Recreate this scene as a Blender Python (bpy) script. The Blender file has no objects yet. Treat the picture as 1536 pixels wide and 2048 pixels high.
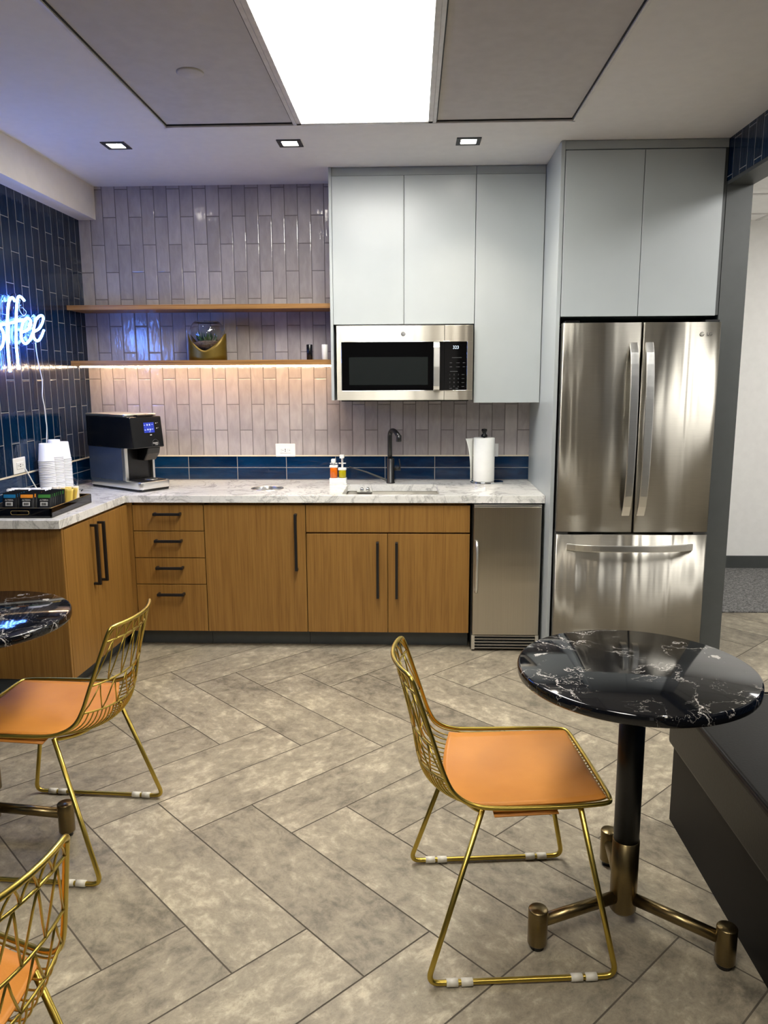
import bpy, math, random
from mathutils import Vector, Matrix
random.seed(7)
PI = math.pi
SC = bpy.context.scene
COL = SC.collection

# ------------------------------------------------------------------ camera
f_px, pitch, yaw, roll, cam_h = 1548.4, .1734, .0374, .0045, 1.5041
cy_, sy_, cp_, sp_ = math.cos(yaw), math.sin(yaw), math.cos(pitch), math.sin(pitch)
F_ = Vector((-sy_ * cp_, cy_ * cp_, -sp_)); R_ = Vector((cy_, sy_, 0)); U_ = R_.cross(F_)
cr, sr = math.cos(roll), math.sin(roll)
R2, U2 = cr * R_ - sr * U_, sr * R_ + cr * U_
cam = bpy.data.cameras.new('camera')
cam.sensor_fit = 'VERTICAL'; cam.sensor_height = 36.0; cam.sensor_width = 27.0
cam.lens = 36.0 * f_px / 2048.0; cam.clip_start = .02
camo = bpy.data.objects.new('camera', cam); COL.objects.link(camo)
camo.matrix_world = Matrix(((R2.x, U2.x, -F_.x, 0), (R2.y, U2.y, -F_.y, 0), (R2.z, U2.z, -F_.z, cam_h), (0, 0, 0, 1)))
SC.camera = camo

# ------------------------------------------------------------------ light levels, world, exposure
SC.view_settings.view_transform = 'Standard'
SC.view_settings.look = 'None'
SC.view_settings.exposure = 0.95
SC.view_settings.gamma = 1.0
SC.view_settings.use_curve_mapping = False
PANEL = 16.0          # big ceiling panels
FILL_BACK = 14.0      # fill panel added out of view behind the camera
DOWN_EMIT = 30.0
DOWN_W = 15.0
STRIP_EMIT = 46.0
NEON_EMIT = 26.0
HALL_FILL = 13.5  # fill panels added in the hall, all out of view
w = bpy.data.worlds.new('world'); SC.world = w; w.use_nodes = True
w.node_tree.nodes['Background'].inputs[0].default_value = (.6, .62, .65, 1)
w.node_tree.nodes['Background'].inputs[1].default_value = .15

# ------------------------------------------------------------------ main dimensions
H = 2.611; Y0 = 4.754; YC = 4.113; YD = 4.131; YT = 4.212; ZC = .872; XL = -1.985; XP = .709

# ------------------------------------------------------------------ material helpers
def s2l(c):
    return tuple((x / 12.92 if x <= .04045 else ((x + .055) / 1.055) ** 2.4) for x in c)
def rgb(r, g, b): return s2l((r / 255, g / 255, b / 255)) + (1,)
class NT:
    def __init__(s, name):
        s.m = bpy.data.materials.new(name); s.m.use_nodes = True
        s.t = s.m.node_tree; s.b = s.t.nodes['Principled BSDF']
    def n(s, typ, **kw):
        nd = s.t.nodes.new(typ)
        for k, v in kw.items():
            if k.startswith('i_'):
                nd.inputs[k[2:].replace('_', ' ')].default_value = v
            else: setattr(nd, k, v)
        return nd
    def l(s, a, b): s.t.links.new(a, b)
    def math(s, op, a, b=None, c=None):
        nd = s.t.nodes.new('ShaderNodeMath'); nd.operation = op
        for i, v in enumerate((a, b, c)):
            if v is None: continue
            if isinstance(v, (int, float)): nd.inputs[i].default_value = v
            else: s.l(v, nd.inputs[i])
        return nd.outputs[0]
    def ramp(s, fac, stops, interp='LINEAR'):
        nd = s.t.nodes.new('ShaderNodeValToRGB'); nd.color_ramp.interpolation = interp
        els = nd.color_ramp.elements
        while len(els) < len(stops): els.new(.5)
        for e, (p, c) in zip(els, stops): e.position = p; e.color = c
        s.l(fac, nd.inputs[0]); return nd.outputs[0]
    def mix(s, fac, a, b, mode='MIX'):
        nd = s.t.nodes.new('ShaderNodeMix'); nd.data_type = 'RGBA'; nd.blend_type = mode
        for i, v in ((0, fac), (6, a), (7, b)):
            if isinstance(v, (int, float, tuple)): nd.inputs[i].default_value = v
            else: s.l(v, nd.inputs[i])
        return nd.outputs[2]
    def coords(s, kind='Object', scale=(1, 1, 1), rot=(0, 0, 0), loc=(0, 0, 0)):
        tc = s.n('ShaderNodeTexCoord'); mp = s.n('ShaderNodeMapping')
        mp.inputs['Scale'].default_value = scale; mp.inputs['Rotation'].default_value = rot; mp.inputs['Location'].default_value = loc
        s.l(tc.outputs[kind], mp.inputs[0]); return mp.outputs[0]
    def noise(s, vec, scale, detail=4, rough=.5, dist=0):
        nd = s.n('ShaderNodeTexNoise'); s.l(vec, nd.inputs['Vector'])
        nd.inputs['Scale'].default_value = scale; nd.inputs['Detail'].default_value = detail
        nd.inputs['Roughness'].default_value = rough; nd.inputs['Distortion'].default_value = dist
        return nd.outputs[0]
    def bump(s, h, strength=.3, dist=.01, normal=None):
        nd = s.n('ShaderNodeBump'); nd.inputs['Strength'].default_value = strength; nd.inputs['Distance'].default_value = dist
        s.l(h, nd.inputs['Height'])
        if normal: s.l(normal, nd.inputs['Normal'])
        return nd.outputs[0]
    def set(s, **kw):
        for k, v in kw.items():
            k = {'color': 'Base Color', 'rough': 'Roughness', 'metal': 'Metallic', 'normal': 'Normal', 'emit': 'Emission Color', 'es': 'Emission Strength',
                 'spec': 'Specular IOR Level', 'coat': 'Coat Weight', 'trans': 'Transmission Weight', 'ior': 'IOR', 'aniso': 'Anisotropic',
                 'coatr': 'Coat Roughness', 'alpha': 'Alpha'}.get(k, k)
            if isinstance(v, (int, float, tuple)): s.b.inputs[k].default_value = v
            else: s.l(v, s.b.inputs[k])
        return s
def plain(name, color, rough=.5, metal=0, var=.04, bumps=0, scale=20, **kw):
    m = NT(name); v = m.coords()
    n = m.noise(v, scale, 3)
    dark = tuple(c * (1 - var * 2) for c in color[:3]) + (1,); lite = tuple(min(1, c * (1 + var * 2)) for c in color[:3]) + (1,)
    m.set(color=m.ramp(n, [(.3, dark), (.7, lite)]), rough=rough, metal=metal, **kw)
    if bumps: m.set(normal=m.bump(m.noise(v, scale * 10, 2), bumps, .002))
    return m.m
def emis(name, color, strength):
    m = NT(name); m.set(color=(0, 0, 0, 1), emit=color, es=strength, rough=1.0); return m.m
def tile_mat(name, c1, c2, grout, axes, width=.314, row=.0773, offset=.5, loc=(0, 0), rough=.12, wav=.35, gw=.0022, hilo=.35, spec=.5):
    """glazed ceramic tile; axes picks which object axes run along / across the tile"""
    m = NT(name)
    tc = m.n('ShaderNodeTexCoord'); sx = m.n('ShaderNodeSeparateXYZ'); m.l(tc.outputs['Object'], sx.inputs[0])
    a = sx.outputs[axes[0]]; b = sx.outputs[axes[1]]
    a = m.math('ADD', a, loc[0] + 30 * width); b = m.math('ADD', b, loc[1] + 60 * row)
    cx = m.n('ShaderNodeCombineXYZ'); m.l(a, cx.inputs[0]); m.l(b, cx.inputs[1])
    br = m.n('ShaderNodeTexBrick'); m.l(cx.outputs[0], br.inputs['Vector'])
    br.offset = offset; br.offset_frequency = 2; br.squash = 1.0
    br.inputs['Color1'].default_value = (0, 0, 0, 1); br.inputs['Color2'].default_value = (1, 1, 1, 1); br.inputs['Mortar'].default_value = (.5, .5, .5, 1)
    br.inputs['Scale'].default_value = 1; br.inputs['Mortar Size'].default_value = gw; br.inputs['Mortar Smooth'].default_value = .1
    br.inputs['Brick Width'].default_value = width; br.inputs['Row Height'].default_value = row; br.inputs['Bias'].default_value = 0
    rnd = br.outputs['Color']; fac = br.outputs['Fac']
    # glaze pooling, offset per tile
    off = m.n('ShaderNodeVectorMath', operation='SCALE'); m.l(rnd, off.inputs[0]); off.inputs['Scale'].default_value = 9.0
    ad = m.n('ShaderNodeVectorMath', operation='ADD'); m.l(cx.outputs[0], ad.inputs[0]); m.l(off.outputs[0], ad.inputs[1])
    mp = m.n('ShaderNodeMapping'); mp.inputs['Scale'].default_value = (12, 30, 1); m.l(ad.outputs[0], mp.inputs[0])
    n1 = m.noise(mp.outputs[0], 1.0, 3, .5, .4)
    mp2 = m.n('ShaderNodeMapping'); mp2.inputs['Scale'].default_value = (28, 75, 1); m.l(ad.outputs[0], mp2.inputs[0])
    n2 = m.noise(mp2.outputs[0], 1.0, 2, .5, .5)
    tone = m.math('ADD', m.math('MULTIPLY', n1, 1 - hilo), m.math('MULTIPLY', rnd, hilo))
    col = m.ramp(tone, [(.3, c1), (.75, c2)])
    col = m.mix(fac, col, grout)
    m.set(spec=spec, color=col, rough=m.math('ADD', rough, m.math('MULTIPLY', fac, .6)))
    # soft pillow edge from a second, wider smooth mortar
    br2 = m.n('ShaderNodeTexBrick'); m.l(cx.outputs[0], br2.inputs['Vector']); br2.offset = offset; br2.offset_frequency = 2
    br2.inputs['Scale'].default_value = 1; br2.inputs['Mortar Size'].default_value = .007; br2.inputs['Mortar Smooth'].default_value = 1.0
    br2.inputs['Brick Width'].default_value = width; br2.inputs['Row Height'].default_value = row
    h = m.math('SUBTRACT', m.math('ADD', m.math('MULTIPLY', n1, 1.0), m.math('MULTIPLY', n2, .22)), m.math('MULTIPLY', br2.outputs['Fac'], .7))
    m.set(normal=m.bump(h, wav, .004))
    return m.m

M = {}
M['ceil'] = plain('ceiling_paint', rgb(226, 224, 221), .8, var=.01, bumps=.05)
M['panel'] = plain('ceiling_tile_paint', rgb(196, 193, 190), .9, var=.02, bumps=.1)
M['soffit'] = plain('soffit_paint', rgb(242, 236, 226), .75, var=.01, bumps=.05)
M['white_trim'] = plain('white_metal_trim', rgb(215, 213, 210), .35)
M['hall_wall'] = plain('white_wall_paint', rgb(244, 243, 240), .8, var=.01)
M['charcoal'] = plain('charcoal_paint', rgb(68, 71, 70), .5, var=.02)
M['toe'] = plain('toe_kick_laminate', rgb(74, 79, 80), .45, var=.03)
M['cab_grey'] = plain('grey_laminate', rgb(168, 174, 175), .33, var=.01, scale=6)
M['dark_gap'] = plain('dark_recess', rgb(14, 14, 15), .6)
M['back_wall_plain'] = plain('taupe_wall_paint', rgb(92, 86, 80), .8)
M['tile_grey'] = tile_mat('grey_glazed_tile', rgb(160, 152, 150), rgb(184, 176, 173), rgb(108, 100, 98), (2, 0), loc=(-2.123, .059), wav=.5, rough=.09)
M['tile_navy'] = tile_mat('navy_glazed_tile', rgb(1, 20, 43), rgb(6, 38, 68), rgb(138, 136, 132), (2, 1), loc=(-2.123, .02), spec=.28, wav=.4, gw=.0018)
M['band_back'] = tile_mat('navy_band_tile_back', rgb(1, 25, 54), rgb(5, 46, 82), rgb(150, 148, 144), (0, 2), width=.306, row=.0745, offset=0, loc=(.170, -.875), wav=.3, gw=.0018)
M['band_left'] = tile_mat('navy_band_tile_left', rgb(1, 25, 54), rgb(5, 46, 82), rgb(150, 148, 144), (1, 2), width=.306, row=.0745, offset=0, loc=(.1, -.875), wav=.3, gw=.0018)
M['carpet'] = None

def make_floor_mat():
    m = NT('stone_look_tile'); uv = m.n('ShaderNodeUVMap'); uv.uv_map = 'UVMap'
    v = uv.outputs[0]
    at = m.n('ShaderNodeAttribute'); at.attribute_name = 'tone'
    mp = m.n('ShaderNodeMapping'); mp.inputs['Scale'].default_value = (1, 1.25, 1); m.l(v, mp.inputs[0])
    n1 = m.noise(mp.outputs[0], 3.6, 9, .66, .25); n2 = m.noise(mp.outputs[0], 18, 8, .74, .3); n3 = m.noise(v, 150, 3, .6)
    s = m.math('ADD', m.math('MULTIPLY', n1, .46), m.math('MULTIPLY', n2, .54))
    s = m.math('ADD', s, m.math('MULTIPLY', m.math('SUBTRACT', at.outputs['Fac'], .5), .06))
    c = m.ramp(s, [(.38, rgb(100, 93, 80)), (.47, rgb(130, 121, 104)), (.54, rgb(146, 136, 117)), (.64, rgb(182, 171, 148))])
    sp = m.ramp(n3, [(.30, (.62, .62, .62, 1)), (.42, (1, 1, 1, 1)), (.62, (1, 1, 1, 1)), (.72, (1.15, 1.15, 1.15, 1))])
    c = m.mix(.55, c, sp, 'MULTIPLY')
    m.set(color=c, rough=m.math('ADD', .42, m.math('MULTIPLY', n2, .2)), normal=m.bump(m.math('ADD', n2, m.math('MULTIPLY', n3, .4)), .25, .002), spec=.4)
    return m.m
M['floor'] = make_floor_mat()
M['grout'] = plain('floor_grout', rgb(80, 73, 62), .9)

def make_carpet():
    m = NT('grey_carpet'); v = m.coords(scale=(1, 1, 1))
    n = m.noise(v, 90, 3, .7); n2 = m.noise(m.coords(scale=(30, 140, 1)), 1, 2)
    s = m.math('ADD', m.math('MULTIPLY', n, .6), m.math('MULTIPLY', n2, .4))
    m.set(color=m.ramp(s, [(.38, rgb(52, 52, 52)), (.5, rgb(108, 107, 105)), (.62, rgb(150, 149, 146))]), rough=.95, normal=m.bump(n, .6, .01))
    return m.m
M['carpet'] = make_carpet()

def wood_mat(name, base, dark, axis=2, scale=1.0):
    m = NT(name); sc = [55, 55, 55]; sc[axis] = 1.6
    v = m.coords(scale=tuple(s * scale for s in sc))
    n1 = m.noise(v, 1.0, 6, .65, .2)
    sc2 = [9, 9, 9]; sc2[axis] = .5
    n2 = m.noise(m.coords(scale=tuple(sc2)), 1.0, 3, .5, .6)
    sc3 = [170, 170, 170]; sc3[axis] = 3
    n3 = m.noise(m.coords(scale=tuple(sc3)), 1.0, 3, .6)
    s = m.math('ADD', m.math('MULTIPLY', n1, .40), m.math('ADD', m.math('MULTIPLY', n2, .12), m.math('MULTIPLY', n3, .48)))
    mid = tuple((a + b) / 2 for a, b in zip(base, dark))
    m.set(color=m.ramp(s, [(.36, dark), (.46, mid), (.56, base)]), rough=.42, normal=m.bump(n3, .12, .001), spec=.4)
    return m.m
M['oak'] = wood_mat('oak_veneer', rgb(144, 105, 50), rgb(116, 79, 32))
M['oak_h'] = wood_mat('oak_shelf', rgb(160, 118, 66), rgb(116, 78, 36), axis=0)

def marble_white():
    m = NT('white_marble'); v = m.coords()
    dist = m.noise(v, 2.2, 5, .6)
    n1 = m.noise(v, 3.5, 8, .62, 1.4); n2 = m.noise(v, 9, 7, .62, 1.8); n3 = m.noise(v, 2.0, 4)
    r1 = m.math('ABSOLUTE', m.math('SUBTRACT', n1, .5)); r2 = m.math('ABSOLUTE', m.math('SUBTRACT', n2, .5))
    a = m.ramp(r1, [(0, (.28, .28, .29, 1)), (.010, (.66, .66, .66, 1)), (.035, (1, 1, 1, 1))])
    b = m.ramp(r2, [(0, (.62, .62, .62, 1)), (.010, (.88, .88, .88, 1)), (.03, (1, 1, 1, 1))])
    c = m.ramp(n3, [(.35, rgb(214, 213, 208)), (.65, rgb(236, 234, 228))])
    c = m.mix(.6, c, a, 'MULTIPLY'); c = m.mix(.55, c, b, 'MULTIPLY')
    m.set(color=c, rough=.16, spec=.5); return m.m
M['marble'] = marble_white()
def marble_black():
    m = NT('black_marble'); v = m.coords()
    n1 = m.noise(v, 3.6, 7, .62, .35); n2 = m.noise(v, 13, 5, .6, .4); mask = m.noise(v, 4.1, 3); pat = m.noise(v, 11, 5, .6, .3)
    r1 = m.math('ABSOLUTE', m.math('SUBTRACT', n1, .5)); r2 = m.math('ABSOLUTE', m.math('SUBTRACT', n2, .48))
    a = m.ramp(r1, [(0, (1, 1, 1, 1)), (.004, (.45, .45, .45, 1)), (.008, (0, 0, 0, 1))])
    b = m.ramp(r2, [(0, (.8, .8, .8, 1)), (.005, (0, 0, 0, 1))])
    mk = m.ramp(mask, [(.47, (0, 0, 0, 1)), (.60, (1, 1, 1, 1))])
    p = m.ramp(pat, [(.69, (0, 0, 0, 1)), (.71, (.7, .7, .7, 1))])
    f = m.math('MAXIMUM', m.math('MULTIPLY', a, mk), m.math('MAXIMUM', m.math('MULTIPLY', b, m.math('MULTIPLY', mk, mk)), p))
    c = m.mix(f, rgb(13, 14, 17), rgb(205, 200, 194))
    m.set(color=c, rough=.06, spec=.6); return m.m
M['black_marble'] = marble_black()

def steel(name, color, rough=.22, wav=.12, wscale=(5, 5, .9), aniso=.8, fine=.04, vertical=True, grain=0):
    """brushed steel; vertical=True smears reflections up and down (grain runs across)"""
    m = NT(name)
    sc = [300, 300, 300]; sc[grain] = 1.5
    n = m.noise(m.coords(scale=tuple(sc)), 1.0, 2, .6)
    c = m.ramp(n, [(.3, tuple(x * .93 for x in color[:3]) + (1,)), (.7, color)])
    tg = m.n('ShaderNodeTangent'); tg.direction_type = 'RADIAL'; tg.axis = 'Z'
    m.set(color=c, metal=1.0, rough=rough, aniso=aniso)
    m.b.inputs['Anisotropic Rotation'].default_value = .25 if vertical else 0.0
    m.l(tg.outputs[0], m.b.inputs['Tangent'])
    nb = None
    if wav: nb = m.bump(m.noise(m.coords(scale=wscale), 1.0, 2, .5, .3), wav, .02)
    if fine: nb = m.bump(n, fine, .0005, nb)
    if nb: m.set(normal=nb)
    return m.m
M['steel_fr'] = steel('fridge_stainless', rgb(178, 174, 164), .44, wav=.75, wscale=(8, 4, .4), aniso=.95, fine=.015)
M['steel_h'] = steel('microwave_stainless', rgb(176, 172, 162), .36, wav=.5, wscale=(5, 2, .4), aniso=.88)
M['steel_v'] = steel('cooler_stainless', rgb(196, 190, 178), .34, wav=.3, wscale=(.5, 1, 4), aniso=.9, vertical=False, grain=2)
M['steel_bright'] = steel('satin_steel', rgb(226, 225, 220), .3, wav=0.0, aniso=.3)
M['chrome'] = plain('chrome', rgb(215, 215, 215), .06, 1.0, var=0)
M['brass'] = plain('satin_gold_metal', rgb(196, 172, 84), .3, 1.0, var=.02, scale=4)
M['bronze'] = steel('brushed_antique_brass', rgb(132, 116, 82), .3, wav=0.0, aniso=.3, fine=.1)
M['gold_thin'] = plain('gold_edge', rgb(200, 170, 110), .3, 1.0, var=.02)
M['black_metal'] = plain('matte_black_metal', rgb(16, 16, 17), .38, var=.05)
M['black_plastic'] = plain('black_plastic', rgb(12, 12, 13), .25, var=.05)
M['black_gloss'] = plain('black_glass', rgb(5, 5, 6), .05, var=0)
M['oven_window'] = plain('tinted_window_mesh', rgb(26, 29, 29), .1, var=.02)
M['white_plastic'] = plain('white_plastic', rgb(232, 232, 228), .35, var=.01)
M['glide'] = plain('clear_glide', rgb(205, 200, 186), .35, var=.02)
M['paper'] = plain('white_paper', rgb(236, 236, 232), .8, var=.01, bumps=.1)
M['cup'] = plain('white_paper_cup', rgb(232, 233, 236), .6, var=.01)
M['navy_body'] = plain('blue_grey_metal_side', rgb(92, 104, 122), .38, .6, var=.02)
M['bench_v'] = plain('black_vinyl', rgb(14, 14, 14), .4, var=.08, bumps=.12, scale=14, spec=.3)
M['bench_b'] = plain('black_laminate', rgb(12, 11, 10), .55, var=.05, spec=.2)
M['white_mark'] = plain('white_print', rgb(200, 200, 200), .6, var=0)
M['grey_mark'] = plain('grey_print', rgb(70, 70, 70), .4, var=0)
M['dim_mark'] = plain('dim_print', rgb(70, 72, 74), .5, var=0)
def leather(name):
    m = NT(name); v = m.coords()
    n = m.noise(v, 6, 3); g = m.noise(v, 320, 3, .6)
    m.set(color=m.ramp(n, [(.3, rgb(178, 113, 42)), (.7, rgb(192, 126, 51))]), rough=.5, normal=m.bump(g, .25, .001, m.bump(m.noise(v, 9, 2), .15, .01)), spec=.35)
    return m.m
M['leather'] = leather('tan_leather')
M['light'] = emis('panel_diffuser', (1, .975, .91, 1), PANEL)
M['back_fill'] = emis('back_fill_glow', (1, .96, .88, 1), FILL_BACK)
M['hall_fill'] = emis('hall_fill_glow', (1, .98, .95, 1), HALL_FILL)
M['down'] = emis('downlight_lens', (1, .93, .82, 1), DOWN_EMIT)
M['strip'] = emis('warm_led_strip', (1, .70, .44, 1), STRIP_EMIT)
M['neon'] = emis('blue_white_neon', (.10, .26, 1, 1), NEON_EMIT)
M['screen'] = emis('blue_screen', (.02, .04, .35, 1), .8)
M['screen_mark'] = emis('screen_icons', (.45, .5, .9, 1), 1.0)
M['digits'] = emis('clock_digits', (.75, .88, 1, 1), .8)
def glassy(name, color, rough=0.0, ior=1.45, thin=False):
    m = NT(name); m.set(color=color, trans=1.0, rough=rough, ior=ior); return m.m
M['glass'] = glassy('clear_glass', (.96, .98, .98, 1))
M['acrylic'] = glassy('clear_acrylic', (.92, .95, 1, 1), .02, 1.3)
M['soap_orange'] = plain('orange_soap', rgb(214, 104, 10), .12, var=.02)
M['soap_yellow'] = plain('yellow_green_soap', rgb(176, 164, 8), .12, var=.02)
M['gravel'] = plain('gravel_mix', rgb(110, 92, 84), .9, var=.3, scale=90, bumps=.6)
M['leaf'] = plain('green_leaf', rgb(44, 84, 44), .5, var=.2)
M['gold_sheet'] = plain('gold_lacquer', rgb(104, 84, 24), .4, .5, var=.04)
M['blue_label'] = plain('blue_packet', rgb(20, 110, 160), .4)
M['orange_label'] = plain('orange_packet', rgb(225, 140, 40), .4)
M['green_label'] = plain('green_packet', rgb(60, 125, 55), .4)
M['packet'] = plain('black_packet_foil', rgb(16, 18, 24), .3)
M['yellow'] = plain('yellow_packet', rgb(222, 190, 80), .5)
M['kraft'] = plain('pale_packet', rgb(216, 205, 180), .6)
M['pink'] = plain('pink_packet', rgb(190, 80, 110), .5)
M['blue_cloth'] = plain('blue_cloth', rgb(40, 90, 170), .8)
M['reflection_pink'] = plain('rose_reflection_tint', rgb(222, 168, 160), .7)  # tint for a pink light reflection on the hall ceiling, unused

# ------------------------------------------------------------------ mesh builder
class MB:
    def __init__(s): s.v = []; s.f = []; s.sm = []; s.mi = []; s.cur = 0
    def _add(s, vs, fs, smooth=False):
        o = len(s.v); s.v += [tuple(v) for v in vs]
        for f in fs: s.f.append(tuple(i + o for i in f)); s.sm.append(smooth); s.mi.append(s.cur)
        return s
    def box(s, x0, x1, y0, y1, z0, z1):
        x0, x1 = sorted((x0, x1)); y0, y1 = sorted((y0, y1)); z0, z1 = sorted((z0, z1))
        vs = [(x, y, z) for z in (z0, z1) for y in (y0, y1) for x in (x0, x1)]
        return s._add(vs, [(0, 2, 3, 1), (4, 5, 7, 6), (0, 1, 5, 4), (2, 6, 7, 3), (0, 4, 6, 2), (1, 3, 7, 5)])
    def obox(s, c, ax, ay, az):
        """oriented box: centre and three half vectors"""
        c, ax, ay, az = map(Vector, (c, ax, ay, az))
        vs = [c + i * ax + j * ay + k * az for k in (-1, 1) for j in (-1, 1) for i in (-1, 1)]
        return s._add(vs, [(0, 2, 3, 1), (4, 5, 7, 6), (0, 1, 5, 4), (2, 6, 7, 3), (0, 4, 6, 2), (1, 3, 7, 5)])
    def prism(s, pts, z0, z1, axis=2, smooth=False):
        """polygon (2D, ccw) extruded along an axis"""
        def mk(p, z):
            return {2: (p[0], p[1], z), 1: (p[0], z, p[1]), 0: (z, p[0], p[1])}[axis]
        n = len(pts); vs = [mk(p, z0) for p in pts] + [mk(p, z1) for p in pts]
        s._add(vs, [tuple(range(n))[::-1], tuple(range(n, 2 * n))])
        for i in range(n):
            j = (i + 1) % n; o = len(s.v) - 2 * n
            s.f.append((o + i, o + j, o + n + j, o + n + i)); s.sm.append(smooth); s.mi.append(s.cur)
        return s
    def lathe(s, prof, c=(0, 0, 0), seg=32, axis=2, smooth=True, cap=True):
        c = Vector(c); vs = []; fs = []
        for (r, z) in prof:
            for i in range(seg):
                a = 2 * PI * i / seg; p = (r * math.cos(a), r * math.sin(a), z)
                if axis == 1: p = (p[0], p[2], p[1])
                if axis == 0: p = (p[2], p[0], p[1])
                vs.append(c + Vector(p))
        n = len(prof)
        for k in range(n - 1):
            for i in range(seg):
                j = (i + 1) % seg; fs.append((k * seg + i, k * seg + j, (k + 1) * seg + j, (k + 1) * seg + i))
        s._add(vs, fs, smooth)
        if cap:
            o = len(s.v) - n * seg
            for k in (0, n - 1):
                if prof[k][0] > 1e-5:
                    s.f.append(tuple(o + k * seg + i for i in range(seg))); s.sm.append(False); s.mi.append(s.cur)
        return s
    def cyl(s, c, r, z0, z1, seg=32, axis=2, bev=0):
        if bev: return s.lathe([(r - bev, z0), (r, z0 + bev), (r, z1 - bev), (r - bev, z1)], c, seg, axis)
        vs0 = len(s.v); s.lathe([(r, z0), (r, z1)], c, seg, axis); return s
    def tube(s, pts, r, seg=8, closed=False, flat=None):
        """sweep a round (or flat rectangular: (w, t, upvector)) section along points"""
        pts = [Vector(p) for p in pts]; n = len(pts); rings = []
        t0 = None; nrm = None
        for i in range(n):
            if closed: t = (pts[(i + 1) % n] - pts[i - 1]).normalized()
            else: t = (pts[min(i + 1, n - 1)] - pts[max(i - 1, 0)]).normalized()
            if nrm is None:
                up = Vector(flat[2]) if flat else (Vector((0, 0, 1)) if abs(t.z) < .9 else Vector((1, 0, 0)))
                nrm = (up - t * up.dot(t)).normalized()
            else:
                nrm = (nrm - t * nrm.dot(t)).normalized()
            b = t.cross(nrm)
            if flat:
                w_, h_ = flat[0] / 2, flat[1] / 2
                rings.append([pts[i] + b * x + nrm * y for x, y in ((-w_, -h_), (w_, -h_), (w_, h_), (-w_, h_))])
            else:
                rr = r[i] if isinstance(r, (list, tuple)) else r
                rings.append([pts[i] + rr * (math.cos(2 * PI * k / seg) * nrm + math.sin(2 * PI * k / seg) * b) for k in range(seg)])
        sg = len(rings[0]); vs = [p for rg in rings for p in rg]; fs = []
        for i in range(n if closed else n - 1):
            j = (i + 1) % n
            for k in range(sg):
                l = (k + 1) % sg; fs.append((i * sg + k, i * sg + l, j * sg + l, j * sg + k))
        if not closed: fs += [tuple(range(sg))[::-1], tuple((n - 1) * sg + k for k in range(sg))]
        return s._add(vs, fs, not flat)
    def grid(s, fn, nu, nv, thick=None, smooth=True):
        """fn(u,v)->point; closed slab when thick (vector function or number, along -z)"""
        vs = [Vector(fn(i / nu, j / nv)) for j in range(nv + 1) for i in range(nu + 1)]
        fs = [(j * (nu + 1) + i, j * (nu + 1) + i + 1, (j + 1) * (nu + 1) + i + 1, (j + 1) * (nu + 1) + i) for j in range(nv) for i in range(nu)]
        if thick is None: return s._add(vs, fs, smooth)
        t = Vector(thick); m = len(vs)
        bf = [tuple(i + m for i in f[::-1]) for f in fs]
        rim = [i for i in range(nu + 1)] + [(j + 1) * (nu + 1) + nu for j in range(nv)] + [nv * (nu + 1) + i for i in range(nu - 1, -1, -1)] + [j * (nu + 1) for j in range(nv - 1, 0, -1)]
        sf = [(rim[(k + 1) % len(rim)], rim[k], rim[k] + m, rim[(k + 1) % len(rim)] + m) for k in range(len(rim))]
        return s._add(vs + [v + t for v in vs], fs + bf + sf, smooth)
    def text(s, txt, size, fn, depth=0.0005, align='CENTER', spacing=1.0, shear=0):
        cu = bpy.data.curves.new('lettering', 'FONT'); cu.body = txt; cu.size = size; cu.align_x = align; cu.align_y = 'CENTER'
        cu.extrude = depth; cu.space_character = spacing; cu.shear = shear
        ob = bpy.data.objects.new('lettering', cu); COL.objects.link(ob)
        bpy.context.view_layer.update()
        me = bpy.data.meshes.new_from_object(ob.evaluated_get(bpy.context.evaluated_depsgraph_get()))
        s._add([fn(v.co) for v in me.vertices], [tuple(p.vertices) for p in me.polygons])
        bpy.data.objects.remove(ob); bpy.data.curves.remove(cu); bpy.data.meshes.remove(me)
        return s
    def build(s, name, mat, parent=None, bevel=0, seg=2, loc=None, rz=0, sub=0):
        me = bpy.data.meshes.new(name); me.from_pydata(s.v, [], s.f); me.update()
        for p, sm, mi in zip(me.polygons, s.sm, s.mi): p.use_smooth = sm; p.material_index = mi
        for mm in (mat if isinstance(mat, (list, tuple)) else [mat]): me.materials.append(mm if not isinstance(mm, str) else M[mm])
        import bmesh
        bm = bmesh.new(); bm.from_mesh(me); bmesh.ops.recalc_face_normals(bm, faces=bm.faces); bm.to_mesh(me); bm.free()
        o = bpy.data.objects.new(name, me); COL.objects.link(o)
        if parent: o.parent = parent
        if loc: o.location = loc
        if rz: o.rotation_euler.z = rz
        if bevel:
            md = o.modifiers.new('bevel', 'BEVEL'); md.width = bevel; md.segments = seg; md.limit_method = 'ANGLE'; md.angle_limit = math.radians(40)
            md.harden_normals = False
        if sub:
            md = o.modifiers.new('sub', 'SUBSURF'); md.levels = sub; md.render_levels = sub
        return o
def empty(name, label, cat, loc=(0, 0, 0), rz=0, group=None):
    o = bpy.data.objects.new(name, None); COL.objects.link(o); o.location = loc; o.rotation_euler.z = rz; o.empty_display_size = .05
    return tag(o, label, cat, group)
def tag(o, label, cat, group=None):
    o['label'] = label; o['category'] = cat
    if group: o['group'] = group
    return o
def struct(o): o['kind'] = 'structure'; return o
def copy_tree(o, parent=None):
    c = o.copy(); COL.objects.link(c); c.parent = parent
    for ch in list(o.children): copy_tree(ch, c)
    return c
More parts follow.
